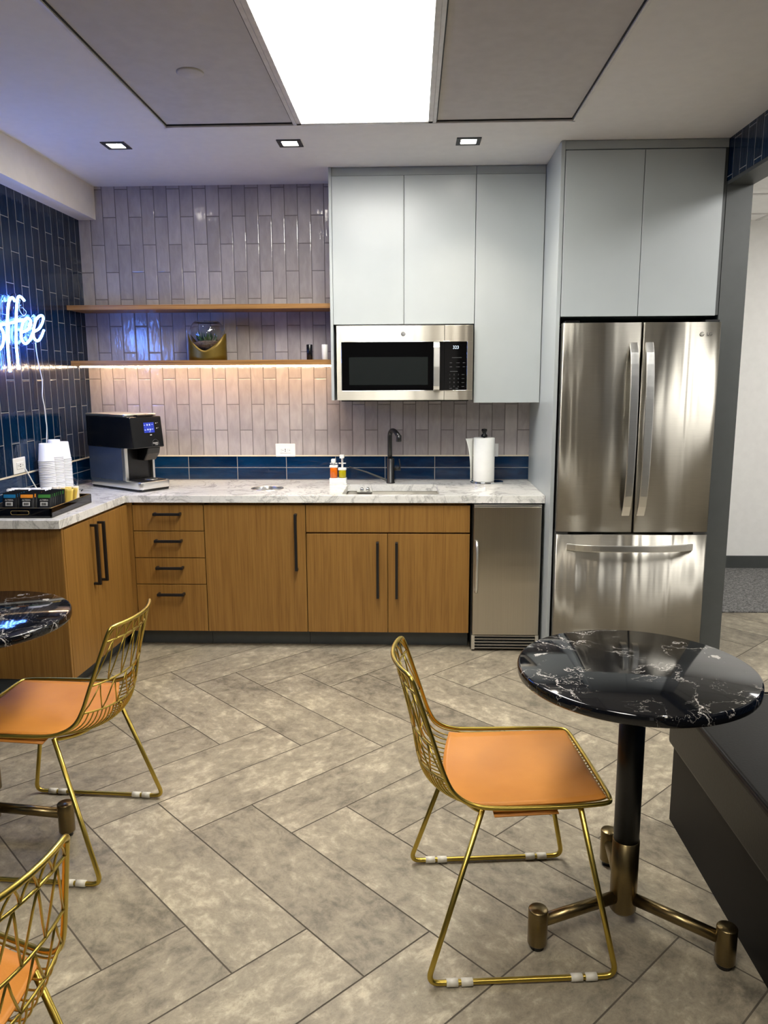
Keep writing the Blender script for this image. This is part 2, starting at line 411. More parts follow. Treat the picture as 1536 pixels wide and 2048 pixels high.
def bez(pts, n=8):
    """catmull-rom through points"""
    pts = [Vector(p) for p in pts]; out = []
    for i in range(len(pts) - 1):
        p0 = pts[i - 1] if i else pts[0] * 2 - pts[1]; p1, p2 = pts[i], pts[i + 1]
        p3 = pts[i + 2] if i + 2 < len(pts) else p2 * 2 - p1
        for k in range(n):
            t = k / n
            out.append(.5 * ((2 * p1) + (p2 - p0) * t + (2 * p0 - 5 * p1 + 4 * p2 - p3) * t * t + (3 * p1 - p0 - 3 * p2 + p3) * t ** 3))
    out.append(pts[-1]); return out
def rounded(pts, r, n=6, closed=False):
    """polyline with rounded corners"""
    pts = [Vector(p) for p in pts]; out = []; N = len(pts)
    for i, p in enumerate(pts):
        if not closed and i in (0, N - 1): out.append(p); continue
        a, b = pts[i - 1], pts[(i + 1) % N]
        da, db = (a - p), (b - p); rr = min(r, da.length * .49, db.length * .49)
        A, B = p + da.normalized() * rr, p + db.normalized() * rr
        for k in range(n + 1):
            t = k / n; out.append((1 - t) ** 2 * A + 2 * t * (1 - t) * p + t * t * B)
    return out

# ------------------------------------------------------------------ SETTING: floor
def build_floor():
    Wd, L = .2397, .8785; g = .0023
    vs, fs, uvs, tones = [], [], [], []
    r2 = 2 ** .5
    def xy(u, v): return ((u - v) / r2, (u + v) / r2)
    xmin, xmax, ymin, ymax = -2.0, 4.4, -2.5, 6.0
    def clip(poly, ax, val, keep_less):
        out = []
        for i in range(len(poly)):
            a, b = poly[i], poly[(i + 1) % len(poly)]
            ia = (a[0][ax] <= val) == keep_less; ib = (b[0][ax] <= val) == keep_less
            if ia: out.append(a)
            if ia != ib:
                t = (val - a[0][ax]) / (b[0][ax] - a[0][ax])
                out.append((tuple(a[0][k] + t * (b[0][k] - a[0][k]) for k in (0, 1)), tuple(a[1][k] + t * (b[1][k] - a[1][k]) for k in (0, 1))))
        return out
    for i in range(-60, 60):
        for j in range(-12, 12):
            for kind in (0, 1):
                bu = (1.14 if kind == 0 else 1.14 - Wd) + i * Wd + j * L
                bv = (2.189 if kind == 0 else 2.189 + Wd - L) - i * Wd + j * L
                du, dv = (L, Wd) if kind == 0 else (Wd, L)
                cx, cy = xy(bu + du / 2, bv + dv / 2)
                if not (xmin - .7 < cx < xmax + .7 and ymin - .7 < cy < ymax + .7): continue
                ou, ov = random.uniform(0, 40), random.uniform(0, 40); fl = random.choice((-1, 1))
                c = []
                for (a, b) in ((g, g), (du - g, g), (du - g, dv - g), (g, dv - g)):
                    uv = (a, b) if kind == 0 else (b, a)
                    c.append((xy(bu + a, bv + b), (ou + fl * uv[0], ov + uv[1])))
                for ax, val, kl in ((0, xmin, False), (0, xmax, True), (1, ymin, False), (1, ymax, True)):
                    if c: c = clip(c, ax, val, kl)
                if len(c) < 3: continue
                o = len(vs); vs += [(p[0][0], p[0][1], 0) for p in c]; fs.append(tuple(range(o, o + len(c)))); uvs += [p[1] for p in c]; tones.append(random.random())
    me = bpy.data.meshes.new('floor')
    o = len(vs); vs += [(xmin, ymin, -.0015), (xmax, ymin, -.0015), (xmax, ymax, -.0015), (xmin, ymax, -.0015), (xmin, ymin, -.05), (xmax, ymin, -.05), (xmax, ymax, -.05), (xmin, ymax, -.05)]
    base = [(o, o + 1, o + 2, o + 3), (o + 7, o + 6, o + 5, o + 4), (o, o + 4, o + 5, o + 1), (o + 1, o + 5, o + 6, o + 2), (o + 2, o + 6, o + 7, o + 3), (o + 3, o + 7, o + 4, o)]
    me.from_pydata(vs, [], fs + base); me.update()
    me.materials.append(M['floor']); me.materials.append(M['grout'])
    ul = me.uv_layers.new(name='UVMap'); at = me.attributes.new('tone', 'FLOAT', 'FACE')
    nt = len(fs)
    for p in me.polygons:
        if p.index < nt:
            at.data[p.index].value = tones[p.index]
            for li, vi in zip(p.loop_indices, p.vertices): ul.data[li].uv = uvs[vi]
        else: p.material_index = 1
    ob = bpy.data.objects.new('floor', me); COL.objects.link(ob); struct(ob)
build_floor()
struct(MB().box(1.74, 4.4, 4.863, 6.03, .0005, .008).build('floor', 'carpet'))   # hall carpet

# walls
struct(MB().box(XL, 1.502, Y0, Y0 + .12, 1.027, H).build('wall_back', 'tile_grey'))
struct(MB().box(XL, 1.502, Y0 + .0, Y0 + .12, -.002, 1.020).build('wall_back', 'band_back'))
struct(MB().box(XL, XP, Y0 - .004, Y0 + .01, 1.0195, 1.0275).build('trim_1', 'kraft'))
struct(MB().box(XL - .12, XL, -2.5, Y0 + .12, 1.027, H).build('wall_left', 'tile_navy'))
struct(MB().box(XL - .12, XL, -2.5, Y0 + .12, -.002, 1.020).build('wall_left', 'band_left'))
struct(MB().box(XL - .01, XL + .004, 2.6, Y0 - .004, 1.0195, 1.0275).build('trim_2', 'kraft'))
struct(MB().box(XL, XL + .105, -2.5, Y0, 2.425, H).build('wall_left', 'soffit'))
# right wall: stub beside the fridge, tiled header over the opening, wall behind the bench
struct(MB().box(1.502, 1.625, 3.976, Y0 + .12, -.002, 2.417).build('wall_right', 'charcoal'))
struct(MB().box(1.504, 1.625, 2.62, 3.976, 2.4, 2.417).build('trim_3', 'charcoal'))
struct(MB().box(1.502, 1.625, 2.5, Y0 + .12, 2.417, H).build('wall_right', 'tile_navy'))
struct(MB().box(1.502, 1.625, -2.5, 2.6, -.002, 2.417).build('wall_right', 'tile_navy'))
struct(MB().box(1.502, 1.625, -2.5, 2.5, 2.417, H).build('wall_right', 'tile_navy'))
struct(MB().box(1.50, 1.627, 3.966, 4.25, 0, .012).build('baseboard_right', 'black_metal'))
struct(MB().box(XL - .12, 1.625, -2.62, -2.5, -.002, H).build('wall_front', 'back_wall_plain'))
# unseen dark, white and oak uprights added to streak the fridge reflection
struct(MB().box(-.9, .1, -2.52, -2.48, 0, 2.1).build('reflection_prop_dark', 'charcoal'))
struct(MB().box(.35, .62, -2.54, -2.38, 0, H).build('reflection_prop_white', 'hall_wall'))
struct(MB().box(1.0, 1.18, -2.54, -2.42, 0, H).build('reflection_prop_oak', 'oak'))
struct(MB().box(1.30, 1.36, -2.54, -2.40, 0, H).build('reflection_prop_slim', 'hall_wall'))
# hall
struct(MB().box(1.62, 4.5, 6.03, 6.15, -.002, 2.7).build('wall_hall', 'hall_wall'))
struct(MB().box(4.4, 4.5, -2.5, 6.03, -.002, 2.7).build('wall_hall', 'hall_wall'))
struct(MB().box(1.62, 1.74, Y0 + .12, 6.03, -.002, 2.7).build('wall_hall', 'hall_wall'))
struct(MB().box(1.625, 4.5, -2.62, -2.5, -.002, 2.7).build('wall_hall', 'hall_wall'))
struct(MB().box(1.74, 4.4, 6.018, 6.03, .008, .105).build('baseboard_hall', 'charcoal'))
# hall ceiling: lay-in tiles with a T grid
struct(MB().box(1.625, 4.5, -2.5, 6.15, 2.617, 2.7).build('ceiling', 'hall_wall'))
g = MB()
for x in (1.9, 2.51, 3.12, 3.73): g.box(x - .012, x + .012, -2.4, 6.03, 2.612, 2.618)
for y in (5.8, 5.19, 4.58, 3.97, 3.36, 2.75): g.box(1.64, 4.4, y - .012, y + .012, 2.611, 2.6175)
struct(g.build('trim_5', 'white_trim'))

# ceiling of the kitchen with a lay-in strip of panels
c = MB()
TX0, TX1, TY1, TY0 = -1.118, .712, 3.685, -1.2
c.box(XL - .1, TX0, -2.5, Y0 + .1, H, H + .08); c.box(TX1, 1.625, -2.5, Y0 + .1, H, H + .08)
c.box(TX0, TX1, TY1, Y0 + .1, H, H + .08); c.box(TX0, TX1, -2.5, TY0, H, H + .08)
struct(c.build('ceiling', 'ceil'))
struct(MB().box(TX0, TX1, TY0, TY1, H + .006, H + .05).build('ceiling', 'panel'))
# metal edge around the strip and between the panels
e = MB()
e.box(TX0, TX0 + .012, TY0, TY1, H - .006, H + .004).box(TX1 - .012, TX1, TY0, TY1, H - .006, H + .004).box(TX0, TX1, TY1 - .012, TY1, H - .006, H + .004)
e.box(-.533, -.517, TY0, TY1, H - .005, H + .004).box(.087, .101, TY0, TY1, H - .005, H + .004)
e.box(TX0, TX1, 1.22, 1.236, H - .005, H + .004)
struct(e.build('trim_6', 'white_trim'))
e = MB()
e.box(TX0 + .012, TX0 + .017, TY0, TY1 - .012, H + .001, H + .006).box(TX1 - .017, TX1 - .012, TY0, TY1 - .012, H + .001, H + .006)
e.box(TX0 + .012, TX1 - .012, TY1 - .017, TY1 - .012, H + .001, H + .006).box(-.538, -.533, TY0, TY1, H + .001, H + .006).box(.101, .106, TY0, TY1, H + .001, H + .006)
struct(e.build('trim_7', 'dark_gap'))

# ------------------------------------------------------------------ CEILING LIGHTS
def panel(x0, x1, y0, y1, z, mat, label):
    t = empty('ceiling_light', label, 'light', ((x0 + x1) / 2, (y0 + y1) / 2, z))
    cx, cy = (x0 + x1) / 2, (y0 + y1) / 2; hx, hy = (x1 - x0) / 2, (y1 - y0) / 2
    fr = MB().box(-hx, -hx + .022, -hy, hy, -.004, .004).box(hx - .022, hx, -hy, hy, -.004, .004).box(-hx, hx, -hy, -hy + .022, -.004, .004).box(-hx, hx, hy - .022, hy, -.004, .004)
    fr.build('frame', 'white_trim', t, bevel=.002)
    MB().box(-hx + .022, hx - .022, -hy + .022, hy - .022, .0, .004).build('diffuser', mat, t)
    return t
panel(-.517, .087, 2.44, TY1 - .012, H - .001, 'light', 'large bright white rectangular light panel set in the ceiling above the floor')
panel(-.517, .087, -.3, .9, H - .001, 'back_fill', 'added unseen fill light panel in the ceiling behind the viewer')  # unseen panel added as fill light for the room
panel(1.95, 2.48, 2.1, 3.34, 2.611, 'hall_fill', 'added unseen fill light panel in the hall ceiling beyond the opening')  # added out of view to brighten the hall and its reflection
panel(2.6, 3.13, -1.6, -.4, 2.611, 'hall_fill', 'added unseen fill light panel at the far end of the hall ceiling')  # extra unseen panel added to brighten the hall
panel(3.15, 3.7, 4.6, 5.17, 2.611, 'hall_fill', 'added unseen square fill light panel in the hall ceiling over the grey carpet')  # unseen panel added to light the white hall wall

def downlight(x, y, label):
    t = empty('recessed_downlight', label, 'light', (x, y, H), 0, 'square recessed downlights')
    a, b = .058, .037
    MB().box(-a, -b, -a, a, -.004, .012).box(b, a, -a, a, -.004, .012).box(-b, b, -a, -b, -.004, .012).box(-b, b, b, a, -.004, .012).build('trim_ring', 'black_metal', t)
    MB().box(-b, b, -b, b, -.001, .006).build('lens', 'down', t)
    ld = bpy.data.lights.new('downlight_beam', 'SPOT'); ld.energy = DOWN_W; ld.spot_size = math.radians(110); ld.spot_blend = .8; ld.color = (1, .88, .72); ld.shadow_soft_size = .03
    lo = bpy.data.objects.new('downlight_beam', ld); COL.objects.link(lo); lo.parent = t; lo.location = (0, 0, -.012)
downlight(-1.436, 3.945, 'square black-trimmed downlight, leftmost of the row, near the soffit')
downlight(-.592, 3.952, 'square black-trimmed downlight in the middle of the row of three')
downlight(.264, 3.965, 'square black-trimmed downlight nearest the tall fridge cabinet')
for q, (yy, xx) in enumerate(((2.25, -1.436), (2.25, 1.08), (.3, -1.436), (.3, 1.08))):
    downlight(xx, yy, ['square downlight overhead straight above the left table', 'square downlight overhead above the bench', 'square downlight at the rear left of the ceiling', 'square downlight at the rear right of the ceiling'][q])
tag(MB().lathe([(.001, -.004), (.045, -.004), (.05, -.001), (.05, .006)], (-.827, 3.078, H + .004), 40).build('sprinkler_cover', 'panel'), 'flat round cover plate in the grey ceiling panel left of the light', 'cover plate')

# ------------------------------------------------------------------ UPPER CABINETS
YU = 4.394
def door_slab(mb, x0, x1, z0, z1, y, t=.02, gap=.0015): return mb.box(x0 + gap, x1 - gap, y, y + t, z0 + gap, z1 - gap)
t = empty('wall_cabinet', 'grey two-door wall cabinet above the microwave', 'cabinet', (-.06, Y0, 1.79))
def P_(mb, name, mat, par, **k):
    """builds with world coordinates under a parent sitting at its own location"""
    lx, ly, lz = par.location; off = Vector((lx, ly, lz))
    p = par.parent
    while p: off += p.location; p = p.parent
    mb.v = [(a - off.x, b - off.y, c_ - off.z) for a, b, c_ in mb.v]
    return mb.build(name, mat, par, **k)
P_(MB().box(-.439, .338, YU + .022, Y0 - .002, 1.79, H - .002).box(-.439, .338, YU + .012, YU + .025, 2.568, H - .002), 'body', 'cab_grey', t, bevel=.001)
P_(MB().box(-.457, -.441, YU, Y0 - .002, 1.372, H - .002), 'side_panel', 'cab_grey', t, bevel=.001)
for a, b in ((-.441, -.0495), (-.0495, .338)): P_(door_slab(MB(), a, b, 1.786, 2.566, YU), 'door', 'cab_grey', t, bevel=.0015)
t = empty('wall_cabinet', 'tall narrow grey wall cabinet to the right of the microwave', 'cabinet', (.525, Y0, 1.36))
P_(MB().box(.34, .707, YU + .022, Y0 - .002, 1.36, H - .002).box(.34, .707, YU + .012, YU + .025, 2.568, H - .002), 'body', 'cab_grey', t, bevel=.001)
P_(door_slab(MB(), .338, .707, 1.355, 2.566, YU), 'door', 'cab_grey', t, bevel=.0015)
# fridge cabinet
YF = 3.976
t = empty('fridge_cabinet', 'grey two-door cabinet above the refrigerator', 'cabinet', (1.11, Y0, 1.79))
P_(MB().box(.73, 1.5, YF + .022, Y0 - .002, 1.795, H - .002).box(.73, 1.5, YF + .004, YF + .025, 2.57, H - .002), 'body', 'cab_grey', t, bevel=.001)
P_(MB().box(1.487, 1.5, YF + .004, YF + .025, 1.795, 2.57), 'shadow_dark_filler', 'charcoal', t)  # charcoal stands in for the shadow on this filler
for a, b in ((.730, 1.108), (1.108, 1.487)): P_(door_slab(MB(), a, b, 1.79, 2.567, YF), 'door', 'cab_grey', t, bevel=.0015)
tag(MB().box(.709, .728, YF, Y0 - .002, 0, H - .002).build('tall_side_panel', 'cab_grey', bevel=.001), 'full-height grey panel between the worktop and the refrigerator', 'panel')
struct(MB().box(.728, 1.502, Y0 - .03, Y0 - .001, 0, 1.79).build('trim_8', 'dark_gap'))

# ------------------------------------------------------------------ BASE CABINETS, back run
def bar_handle(mb, a, b, r=.0072, standoff=.03, d=Vector((0, -1, 0))):
    a, b = Vector(a), Vector(b); u = (b - a).normalized(); s_ = d * standoff
    w_ = u.cross(d)
    mb.obox((a + b) / 2 + s_, u * ((b - a).length / 2), w_ * r, d * r)
    for p in (a + u * .006, b - u * .006): mb.obox(p + s_ / 2, u * .006, w_ * r, d * (standoff / 2))
    return mb
def base_cab(label, x0, x1, fronts, hollow=False):
    t = empty('base_cabinet', label, 'cabinet', ((x0 + x1) / 2, Y0, 0))
    a_, b_, c_, d_ = x0 + .001, x1 - .001, YD + .0215, Y0 - .003
    if hollow:
        P_(MB().box(a_, a_ + .018, c_, d_, .097, .83).box(b_ - .018, b_, c_, d_, .097, .83).box(a_, b_, d_ - .01, d_, .097, .83).box(a_, b_, c_, d_, .097, .115).box(a_, b_, c_, c_ + .003, .097, .83), 'body', 'oak', t)
    else: P_(MB().box(a_, b_, c_, d_, .097, .83), 'body', 'oak', t)
    P_(MB().box(x0 + .001, x1 - .001, YT, YT + .016, 0, .096), 'toe_kick', 'toe', t)
    for kind, fx0, fx1, z0, z1, h in fronts:
        d = P_(door_slab(MB(), fx0, fx1, z0, z1, YD, .02, .0022), kind, 'oak', t, bevel=.001)
        if h: P_(bar_handle(MB(), *h), 'handle', 'black_metal', d, bevel=.0015)
    return t
y = YD
dz = (.818, .671, .520, .369, .097)
base_cab('oak cabinet with four stacked drawers in the corner', -1.538, -1.143,
         [('drawer', -1.538, -1.143, dz[i + 1], dz[i], ((-1.415, y, z), (-1.264, y, z))) for i, z in enumerate((.769, .619, .467, .316))])
base_cab('oak cabinet with one wide tall door next to the drawers', -1.143, -.5825, [('door', -1.143, -.5825, .097, .818, ((-.635, y, .456), (-.635, y, .771)))], True)
base_cab('oak sink cabinet with two doors under a plain front panel', -.5825, .3125,
         [('front_panel', -.5825, .3125, .665, .818, None), ('door', -.5825, -.1355, .097, .661, ((-.190, y, .303), (-.190, y, .617))),
          ('door', -.1355, .3125, .097, .661, ((-.0865, y, .301), (-.0865, y, .615)))], True)
tag(MB().box(-1.60, -1.5395, YD + .003, YD + .019, .097, .83).build('corner_filler', 'oak'), 'narrow oak filler strip where the two cabinet runs meet', 'panel')
tag(MB().box(-1.60, -1.539, YT + .001, YT + .015, 0, .096).build('corner_toe_kick', 'toe'), 'short grey toe kick in the corner under the filler strip', 'panel')
# left run
ang = math.atan2(.035, .731)
t = empty('base_cabinet', 'oak two-door cabinet along the navy wall with an exposed end panel', 'cabinet', (-1.598, 3.40, 0), -ang)
# local: x across (front face at x=0, wall towards -x), y along
Lr = .728
MB().box(-.372, -.0215, .02, Lr - .03, .097, .83).build('body', 'oak', t)
MB().box(-.372, .0, .0, .018, .097, .83).build('end_panel', 'oak', t, bevel=.001)
MB().box(-.372, -.07, .012, .03, 0, .096).box(-.09, -.075, .03, Lr + .08, 0, .096).build('toe_kick', 'toe', t)
for (a, b, hy) in ((.02, .325, .285), (.325, .63, .365)):
    d = MB().box(-.02, 0, a + .0015, b - .0015, .097, .818).build('door', 'oak', t, bevel=.001)
    bar_handle(MB(), (0, hy, .488), (0, hy, .795), d=Vector((1, 0, 0))).build('handle', 'black_metal', d, bevel=.0015)
MB().box(-.02, -.001, .632, Lr + .001, .097, .818).build('filler', 'oak', t)

# ------------------------------------------------------------------ WORKTOP
def worktop():
    import bmesh
    bm = bmesh.new()
    outer = [(XL + .001, 3.368), (-1.590, 3.368), (-1.565, YC), (XP - .001, YC), (XP - .001, Y0 - .001), (XL + .001, Y0 - .001)]
    sink = rounded([(-.385, 4.165, 0), (.145, 4.165, 0), (.145, 4.555, 0), (-.385, 4.555, 0)], .02, 4, True)
    hole = [(-.835 + .088 * math.cos(a), 4.382 + .088 * math.sin(a)) for a in [2 * PI * k / 40 for k in range(40)]]
    loops = [outer, [(p.x, p.y) for p in sink], hole]
    es = []
    for lp in loops:
        vs = [bm.verts.new((x, y, ZC)) for x, y in lp]
        es += [bm.edges.new((vs[i], vs[(i + 1) % len(vs)])) for i in range(len(vs))]
    r = bmesh.ops.triangle_fill(bm, use_beauty=True, edges=es)
    bmesh.ops.recalc_face_normals(bm, faces=bm.faces)
    ex = bmesh.ops.extrude_face_region(bm, geom=bm.faces[:])
    bmesh.ops.translate(bm, vec=(0, 0, -.04), verts=[v for v in ex['geom'] if isinstance(v, bmesh.types.BMVert)])
    bmesh.ops.recalc_face_normals(bm, faces=bm.faces)
    me = bpy.data.meshes.new('worktop'); bm.to_mesh(me); bm.free(); me.materials.append(M['marble'])
    o = bpy.data.objects.new('worktop', me); COL.objects.link(o)
    md = o.modifiers.new('bevel', 'BEVEL'); md.width = .0015; md.segments = 2; md.limit_method = 'ANGLE'; md.angle_limit = math.radians(50)
    return tag(o, 'white grey-veined marble worktop running along both cabinet rows', 'worktop')
worktop()
# waste chute ring
tag(MB().lathe([(.093, .0), (.093, .003), (.083, .004), (.081, .001), (.081, -.10), (.083, -.10), (.083, 0)], (-.835, 4.382, ZC), 48, cap=False).build('waste_chute_ring', 'steel_bright'), 'round steel-edged waste opening cut in the worktop', 'waste chute')
tag(MB().lathe([(.001, .0), (.079, .0), (.0795, .002), (.001, .003)], (-.835, 4.382, ZC - .118), 32).build('waste_chute_liner', 'dark_gap'), 'dark bottom seen down the round waste opening', 'liner')
# sink
t = empty('sink', 'undermount stainless steel sink let into the marble worktop', 'sink', (-.12, 4.36, .832))
sk = MB(); x0, x1, y0, y1, zb = -.395, .155, 4.158, 4.562, .66
sk.box(x0, x1, y0, y1, zb - .003, zb); sk.box(x0, x0 + .004, y0, y1, zb, .831); sk.box(x1 - .004, x1, y0, y1, zb, .831)
sk.box(x0, x1, y0, y0 + .004, zb, .831); sk.box(x0, x1, y1 - .004, y1, zb, .831)
P_(sk, 'basin', 'steel_h', t); P_(MB().lathe([(.001, .0005), (.04, .0005), (.045, .003), (.045, 0)], (-.12, 4.4, zb), 24), 'drain', 'chrome', t)
tag(MB().box(-.34, -.22, 4.46, 4.53, .663, .69).build('sponge', 'blue_cloth', bevel=.008), 'blue sponge lying in the left end of the sink', 'sponge')
for dx in (0, .035): tag(MB().lathe([(.001, -.013), (.009, -.009), (.0135, 0), (.009, .009), (.001, .013)], (-.3 + dx, 4.535, .845), 20).build('chrome_knob', 'chrome'), ('left' if dx == 0 else 'right') + ' of two small chrome knobs at the back wall of the sink', 'knob', 'chrome knobs in the sink')
# knobs sit on a little bracket clipped to the sink's back wall
tag(MB().box(-.33, -.24, 4.52, 4.5575, .826, .832).build('sink_bracket', 'steel_bright'), 'thin steel bracket holding two chrome knobs inside the sink', 'bracket')

# ------------------------------------------------------------------ APPLIANCES: microwave
t = empty('microwave', 'stainless over-the-range microwave with black glass door under the wall cabinet', 'microwave', (-.046, Y0, 1.372))
YM = 4.352
P_(MB().box(-.419, .329, YM + .03, Y0 - .003, 1.376, 1.784), 'body', 'black_plastic', t, bevel=.002)
P_(MB().box(-.40, .31, YM + .03, YM + .25, 1.366, 1.376), 'underside_vent', 'black_metal', t)
def frame_mb(x0, x1, z0, z1, ix0, ix1, iz0, iz1, y, th):
    mb = MB(); mb.box(x0, x1, y, y + th, iz1, z1).box(x0, x1, y, y + th, z0, iz0)
    if ix0 > x0: mb.box(x0, ix0, y, y + th, iz0, iz1)
    if ix1 < x1: mb.box(ix1, x1, y, y + th, iz0, iz1)
    return mb
dfr = P_(frame_mb(-.421, .1725, 1.373, 1.778, -.394, .1725, 1.4245, 1.6915, YM, .03), 'door_frame', 'steel_h', t, bevel=.001)
P_(MB().box(-.394, .1725, YM + .003, YM + .01, 1.4245, 1.6915), 'door_glass', 'black_gloss', dfr)
P_(MB().box(-.353, .083, YM + .0022, YM + .006, 1.457, 1.609), 'window', 'oven_window', dfr, bevel=.0)
cf = P_(frame_mb(.174, .330, 1.373, 1.778, .174, .298, 1.4265, 1.6915, YM, .03), 'control_frame', 'steel_h', t, bevel=.001)
P_(MB().box(.174, .298, YM + .003, YM + .01, 1.4265, 1.6915), 'control_panel', 'black_gloss', cf)
P_(MB().tube(rounded([(-.394, YM - .0004, 1.4245, ), (-.394, YM - .0004, 1.6915), (.298, YM - .0004, 1.6915), (.298, YM - .0004, 1.4265)], .006, 4, True), .0016, 6, True), 'bright_edge', 'chrome', t)
hd = MB().tube([(.130, YM + .002, 1.430), (.130, YM - .018, 1.434), (.130, YM - .03, 1.45), (.130, YM - .033, 1.555), (.130, YM - .03, 1.66), (.130, YM - .018, 1.682), (.130, YM + .002, 1.686)], 0, flat=(.034, .008, (0, -1, 0)))
P_(hd, 'handle', 'steel_bright', dfr, bevel=.002)
def onface(x, yy, z): return lambda c_: (x + c_.x, yy - c_.z, z + c_.y)
P_(MB().text('323', .024, onface(.236, YM + .0025, 1.659), .0003, spacing=.95), 'clock_digits', 'digits', cf)
bt = MB()
for r_, z in enumerate((1.575, 1.553)):
    for k in range(3): bt.box(.202 + k * .036 + .001, .216 + k * .036 + (.006 if k == 1 else 0), YM + .0022, YM + .003, z, z + .0022)
bt.box(.215, .268, YM + .0022, YM + .003, 1.603, 1.6052); bt.box(.206, .246, YM + .0022, YM + .003, 1.529, 1.5312)
for r_, row in enumerate(('123', '456', '789', '*0#')):
    for k, ch in enumerate(row): bt.text(ch, .010, onface(.205 + k * .023, YM + .0025, 1.512 - r_ * .0215), .0002)
    bt.box(.270, .284, YM + .0022, YM + .003, 1.511 - r_ * .0215, 1.513 - r_ * .0215)
bt.box(.204, .216, YM + .0022, YM + .003, 1.424, 1.4265); bt.box(.238, .248, YM + .0022, YM + .003, 1.424, 1.4265)
for k in range(2): bt.box(.203 + k * .034, .217 + k * .034, YM + .0022, YM + .003, 1.436, 1.439)
P_(bt, 'key_markings', 'dim_mark', cf)
bd = P_(MB().lathe([(.001, -.002), (.0105, -.002), (.0125, 0), (.0125, .002)], (-.053, YM - .001, 1.733), 32, axis=1), 'badge', 'dim_mark', dfr)
bm_ = MB(); bm_.tube([(-.053 + .0095 * math.cos(a), YM - .0035, 1.733 + .0095 * math.sin(a)) for a in [2 * PI * k / 32 for k in range(32)]], .0007, 5, True)
bm_.text('GE', .0115, onface(-.053, YM - .0035, 1.733), .0003, spacing=.85, shear=.3)
P_(bm_, 'badge_lettering', 'white_mark', bd)

# ------------------------------------------------------------------ refrigerator
t = empty('refrigerator', 'stainless french-door refrigerator with a bottom freezer drawer', 'refrigerator', (1.116, 4.3, 0))
FY = 3.905; FX0, FX1, FXM = .734, 1.499, 1.117
P_(MB().box(FX0 + .012, FX1 - .012, FY + .075, Y0 - .04, .02, 1.742), 'body', 'charcoal', t, bevel=.003)
P_(MB().box(FX0 + .05, FX1 - .05, FY + .09, Y0 - .1, 0, .02), 'feet', 'black_plastic', t)
def curved_door(x0, x1, z0, z1, bulge=.012, full=(FX0, FX1), th=.062):
    a, b = full; n = 14; pts = []
    for k in range(n + 1):
        x = x0 + (x1 - x0) * k / n; s_ = (x - a) / (b - a) * 2 - 1
        e_ = min(x - x0, x1 - x) ; rr = .008
        yy = FY + bulge * s_ * s_ + (rr - math.sqrt(max(0, rr * rr - (rr - e_) ** 2)) if e_ < rr else 0)
        pts.append((x, yy))
    # refine the two rounded edges
    pts = [(x0, pts[0][1])] + [(x0 + rr_, FY + bulge * (((x0 + rr_) - a) / (b - a) * 2 - 1) ** 2 + (.008 - math.sqrt(max(0, .008 ** 2 - (.008 - rr_) ** 2)))) for rr_ in (.001, .003, .005, .008)] \
        + pts[1:-1] + [(x1 - rr_, FY + bulge * (((x1 - rr_) - a) / (b - a) * 2 - 1) ** 2 + (.008 - math.sqrt(max(0, .008 ** 2 - (.008 - rr_) ** 2)))) for rr_ in (.008, .005, .003, .001)] + [(x1, pts[-1][1])]
    poly = pts + [(x1, FY + th), (x0, FY + th)]
    mb = MB(); mb.prism(poly, z0, z1, 2, True); return mb
for nm, x0, x1, hx in (('left', FX0, FXM - .002, 1.078), ('right', FXM + .004, FX1, 1.153)):
    d = P_(curved_door(x0, x1, .718, 1.757), 'door', 'steel_fr', t)
    hp = []
    for k in range(17):
        q = k / 16; z = .80 + q * .865; out = .052 * (1 - (2 * q - 1) ** 4) * .8 + .012 * (1 - (2 * q - 1) ** 2)
        hp.append((hx, FY - out, z))
    hp = [(hx, FY + .006, .803)] + hp[1:-1] + [(hx, FY + .006, 1.662)]
    h_ = P_(MB().tube(hp, 0, flat=(.040, .012, (0, -1, 0))), 'handle', 'steel_bright', d, bevel=.003)
    if nm == 'right':
        lg = MB(); cx, cz = 1.405, 1.700
        lg.text('LG', .022, onface(cx + .036, FY + .0052, cz), .0004)
        P_(lg, 'badge_lettering', 'grey_mark', d)
        lb = MB(); ry = FY + .0045
        lb.tube([(cx + .0095 * math.cos(a), ry, cz + .0095 * math.sin(a)) for a in [PI * .25 + 2 * PI * .86 * k / 30 for k in range(31)]], .0011, 5)
        lb.tube([(cx - .001, ry, cz + .004), (cx - .001, ry, cz - .005), (cx + .004, ry, cz - .005)], .0009, 5)
        lb.tube([(cx + .004, ry, cz), (cx + .010, ry, cz)], .0009, 5)
        lb.cyl((cx - .0045, ry, cz + .003), .0012, -.0005, .0005, 10, 1)
        P_(lb, 'badge_emblem', 'grey_mark', d)
fz = P_(curved_door(FX0, FX1, .085, .703), 'freezer_drawer', 'steel_fr', t)
hp = [(.79 + .635 * k / 16, FY - .052 * (1 - (2 * k / 16 - 1) ** 4) * .75 - .014 * (1 - (2 * k / 16 - 1) ** 2) + .006, .640) for k in range(17)]
P_(MB().tube(hp, 0, flat=(.034, .011, (0, -1, 0))), 'handle', 'steel_bright', fz, bevel=.003)
for hx in (.765, 1.46):
    P_(MB().box(hx - .03, hx + .03, FY + .02, FY + .07, .7045, .7165), 'hinge', 'grey_mark', t)
P_(MB().box(FX0 + .02, FX1 - .02, FY + .05, FY + .074, .02, .082), 'kick_grille', 'charcoal', t)
for hx in (FX0 + .012, FX1 - .08): P_(MB().box(hx, hx + .068, FY + .01, FY + .075, 1.7575, 1.768), 'hinge_cover', 'black_plastic', t)

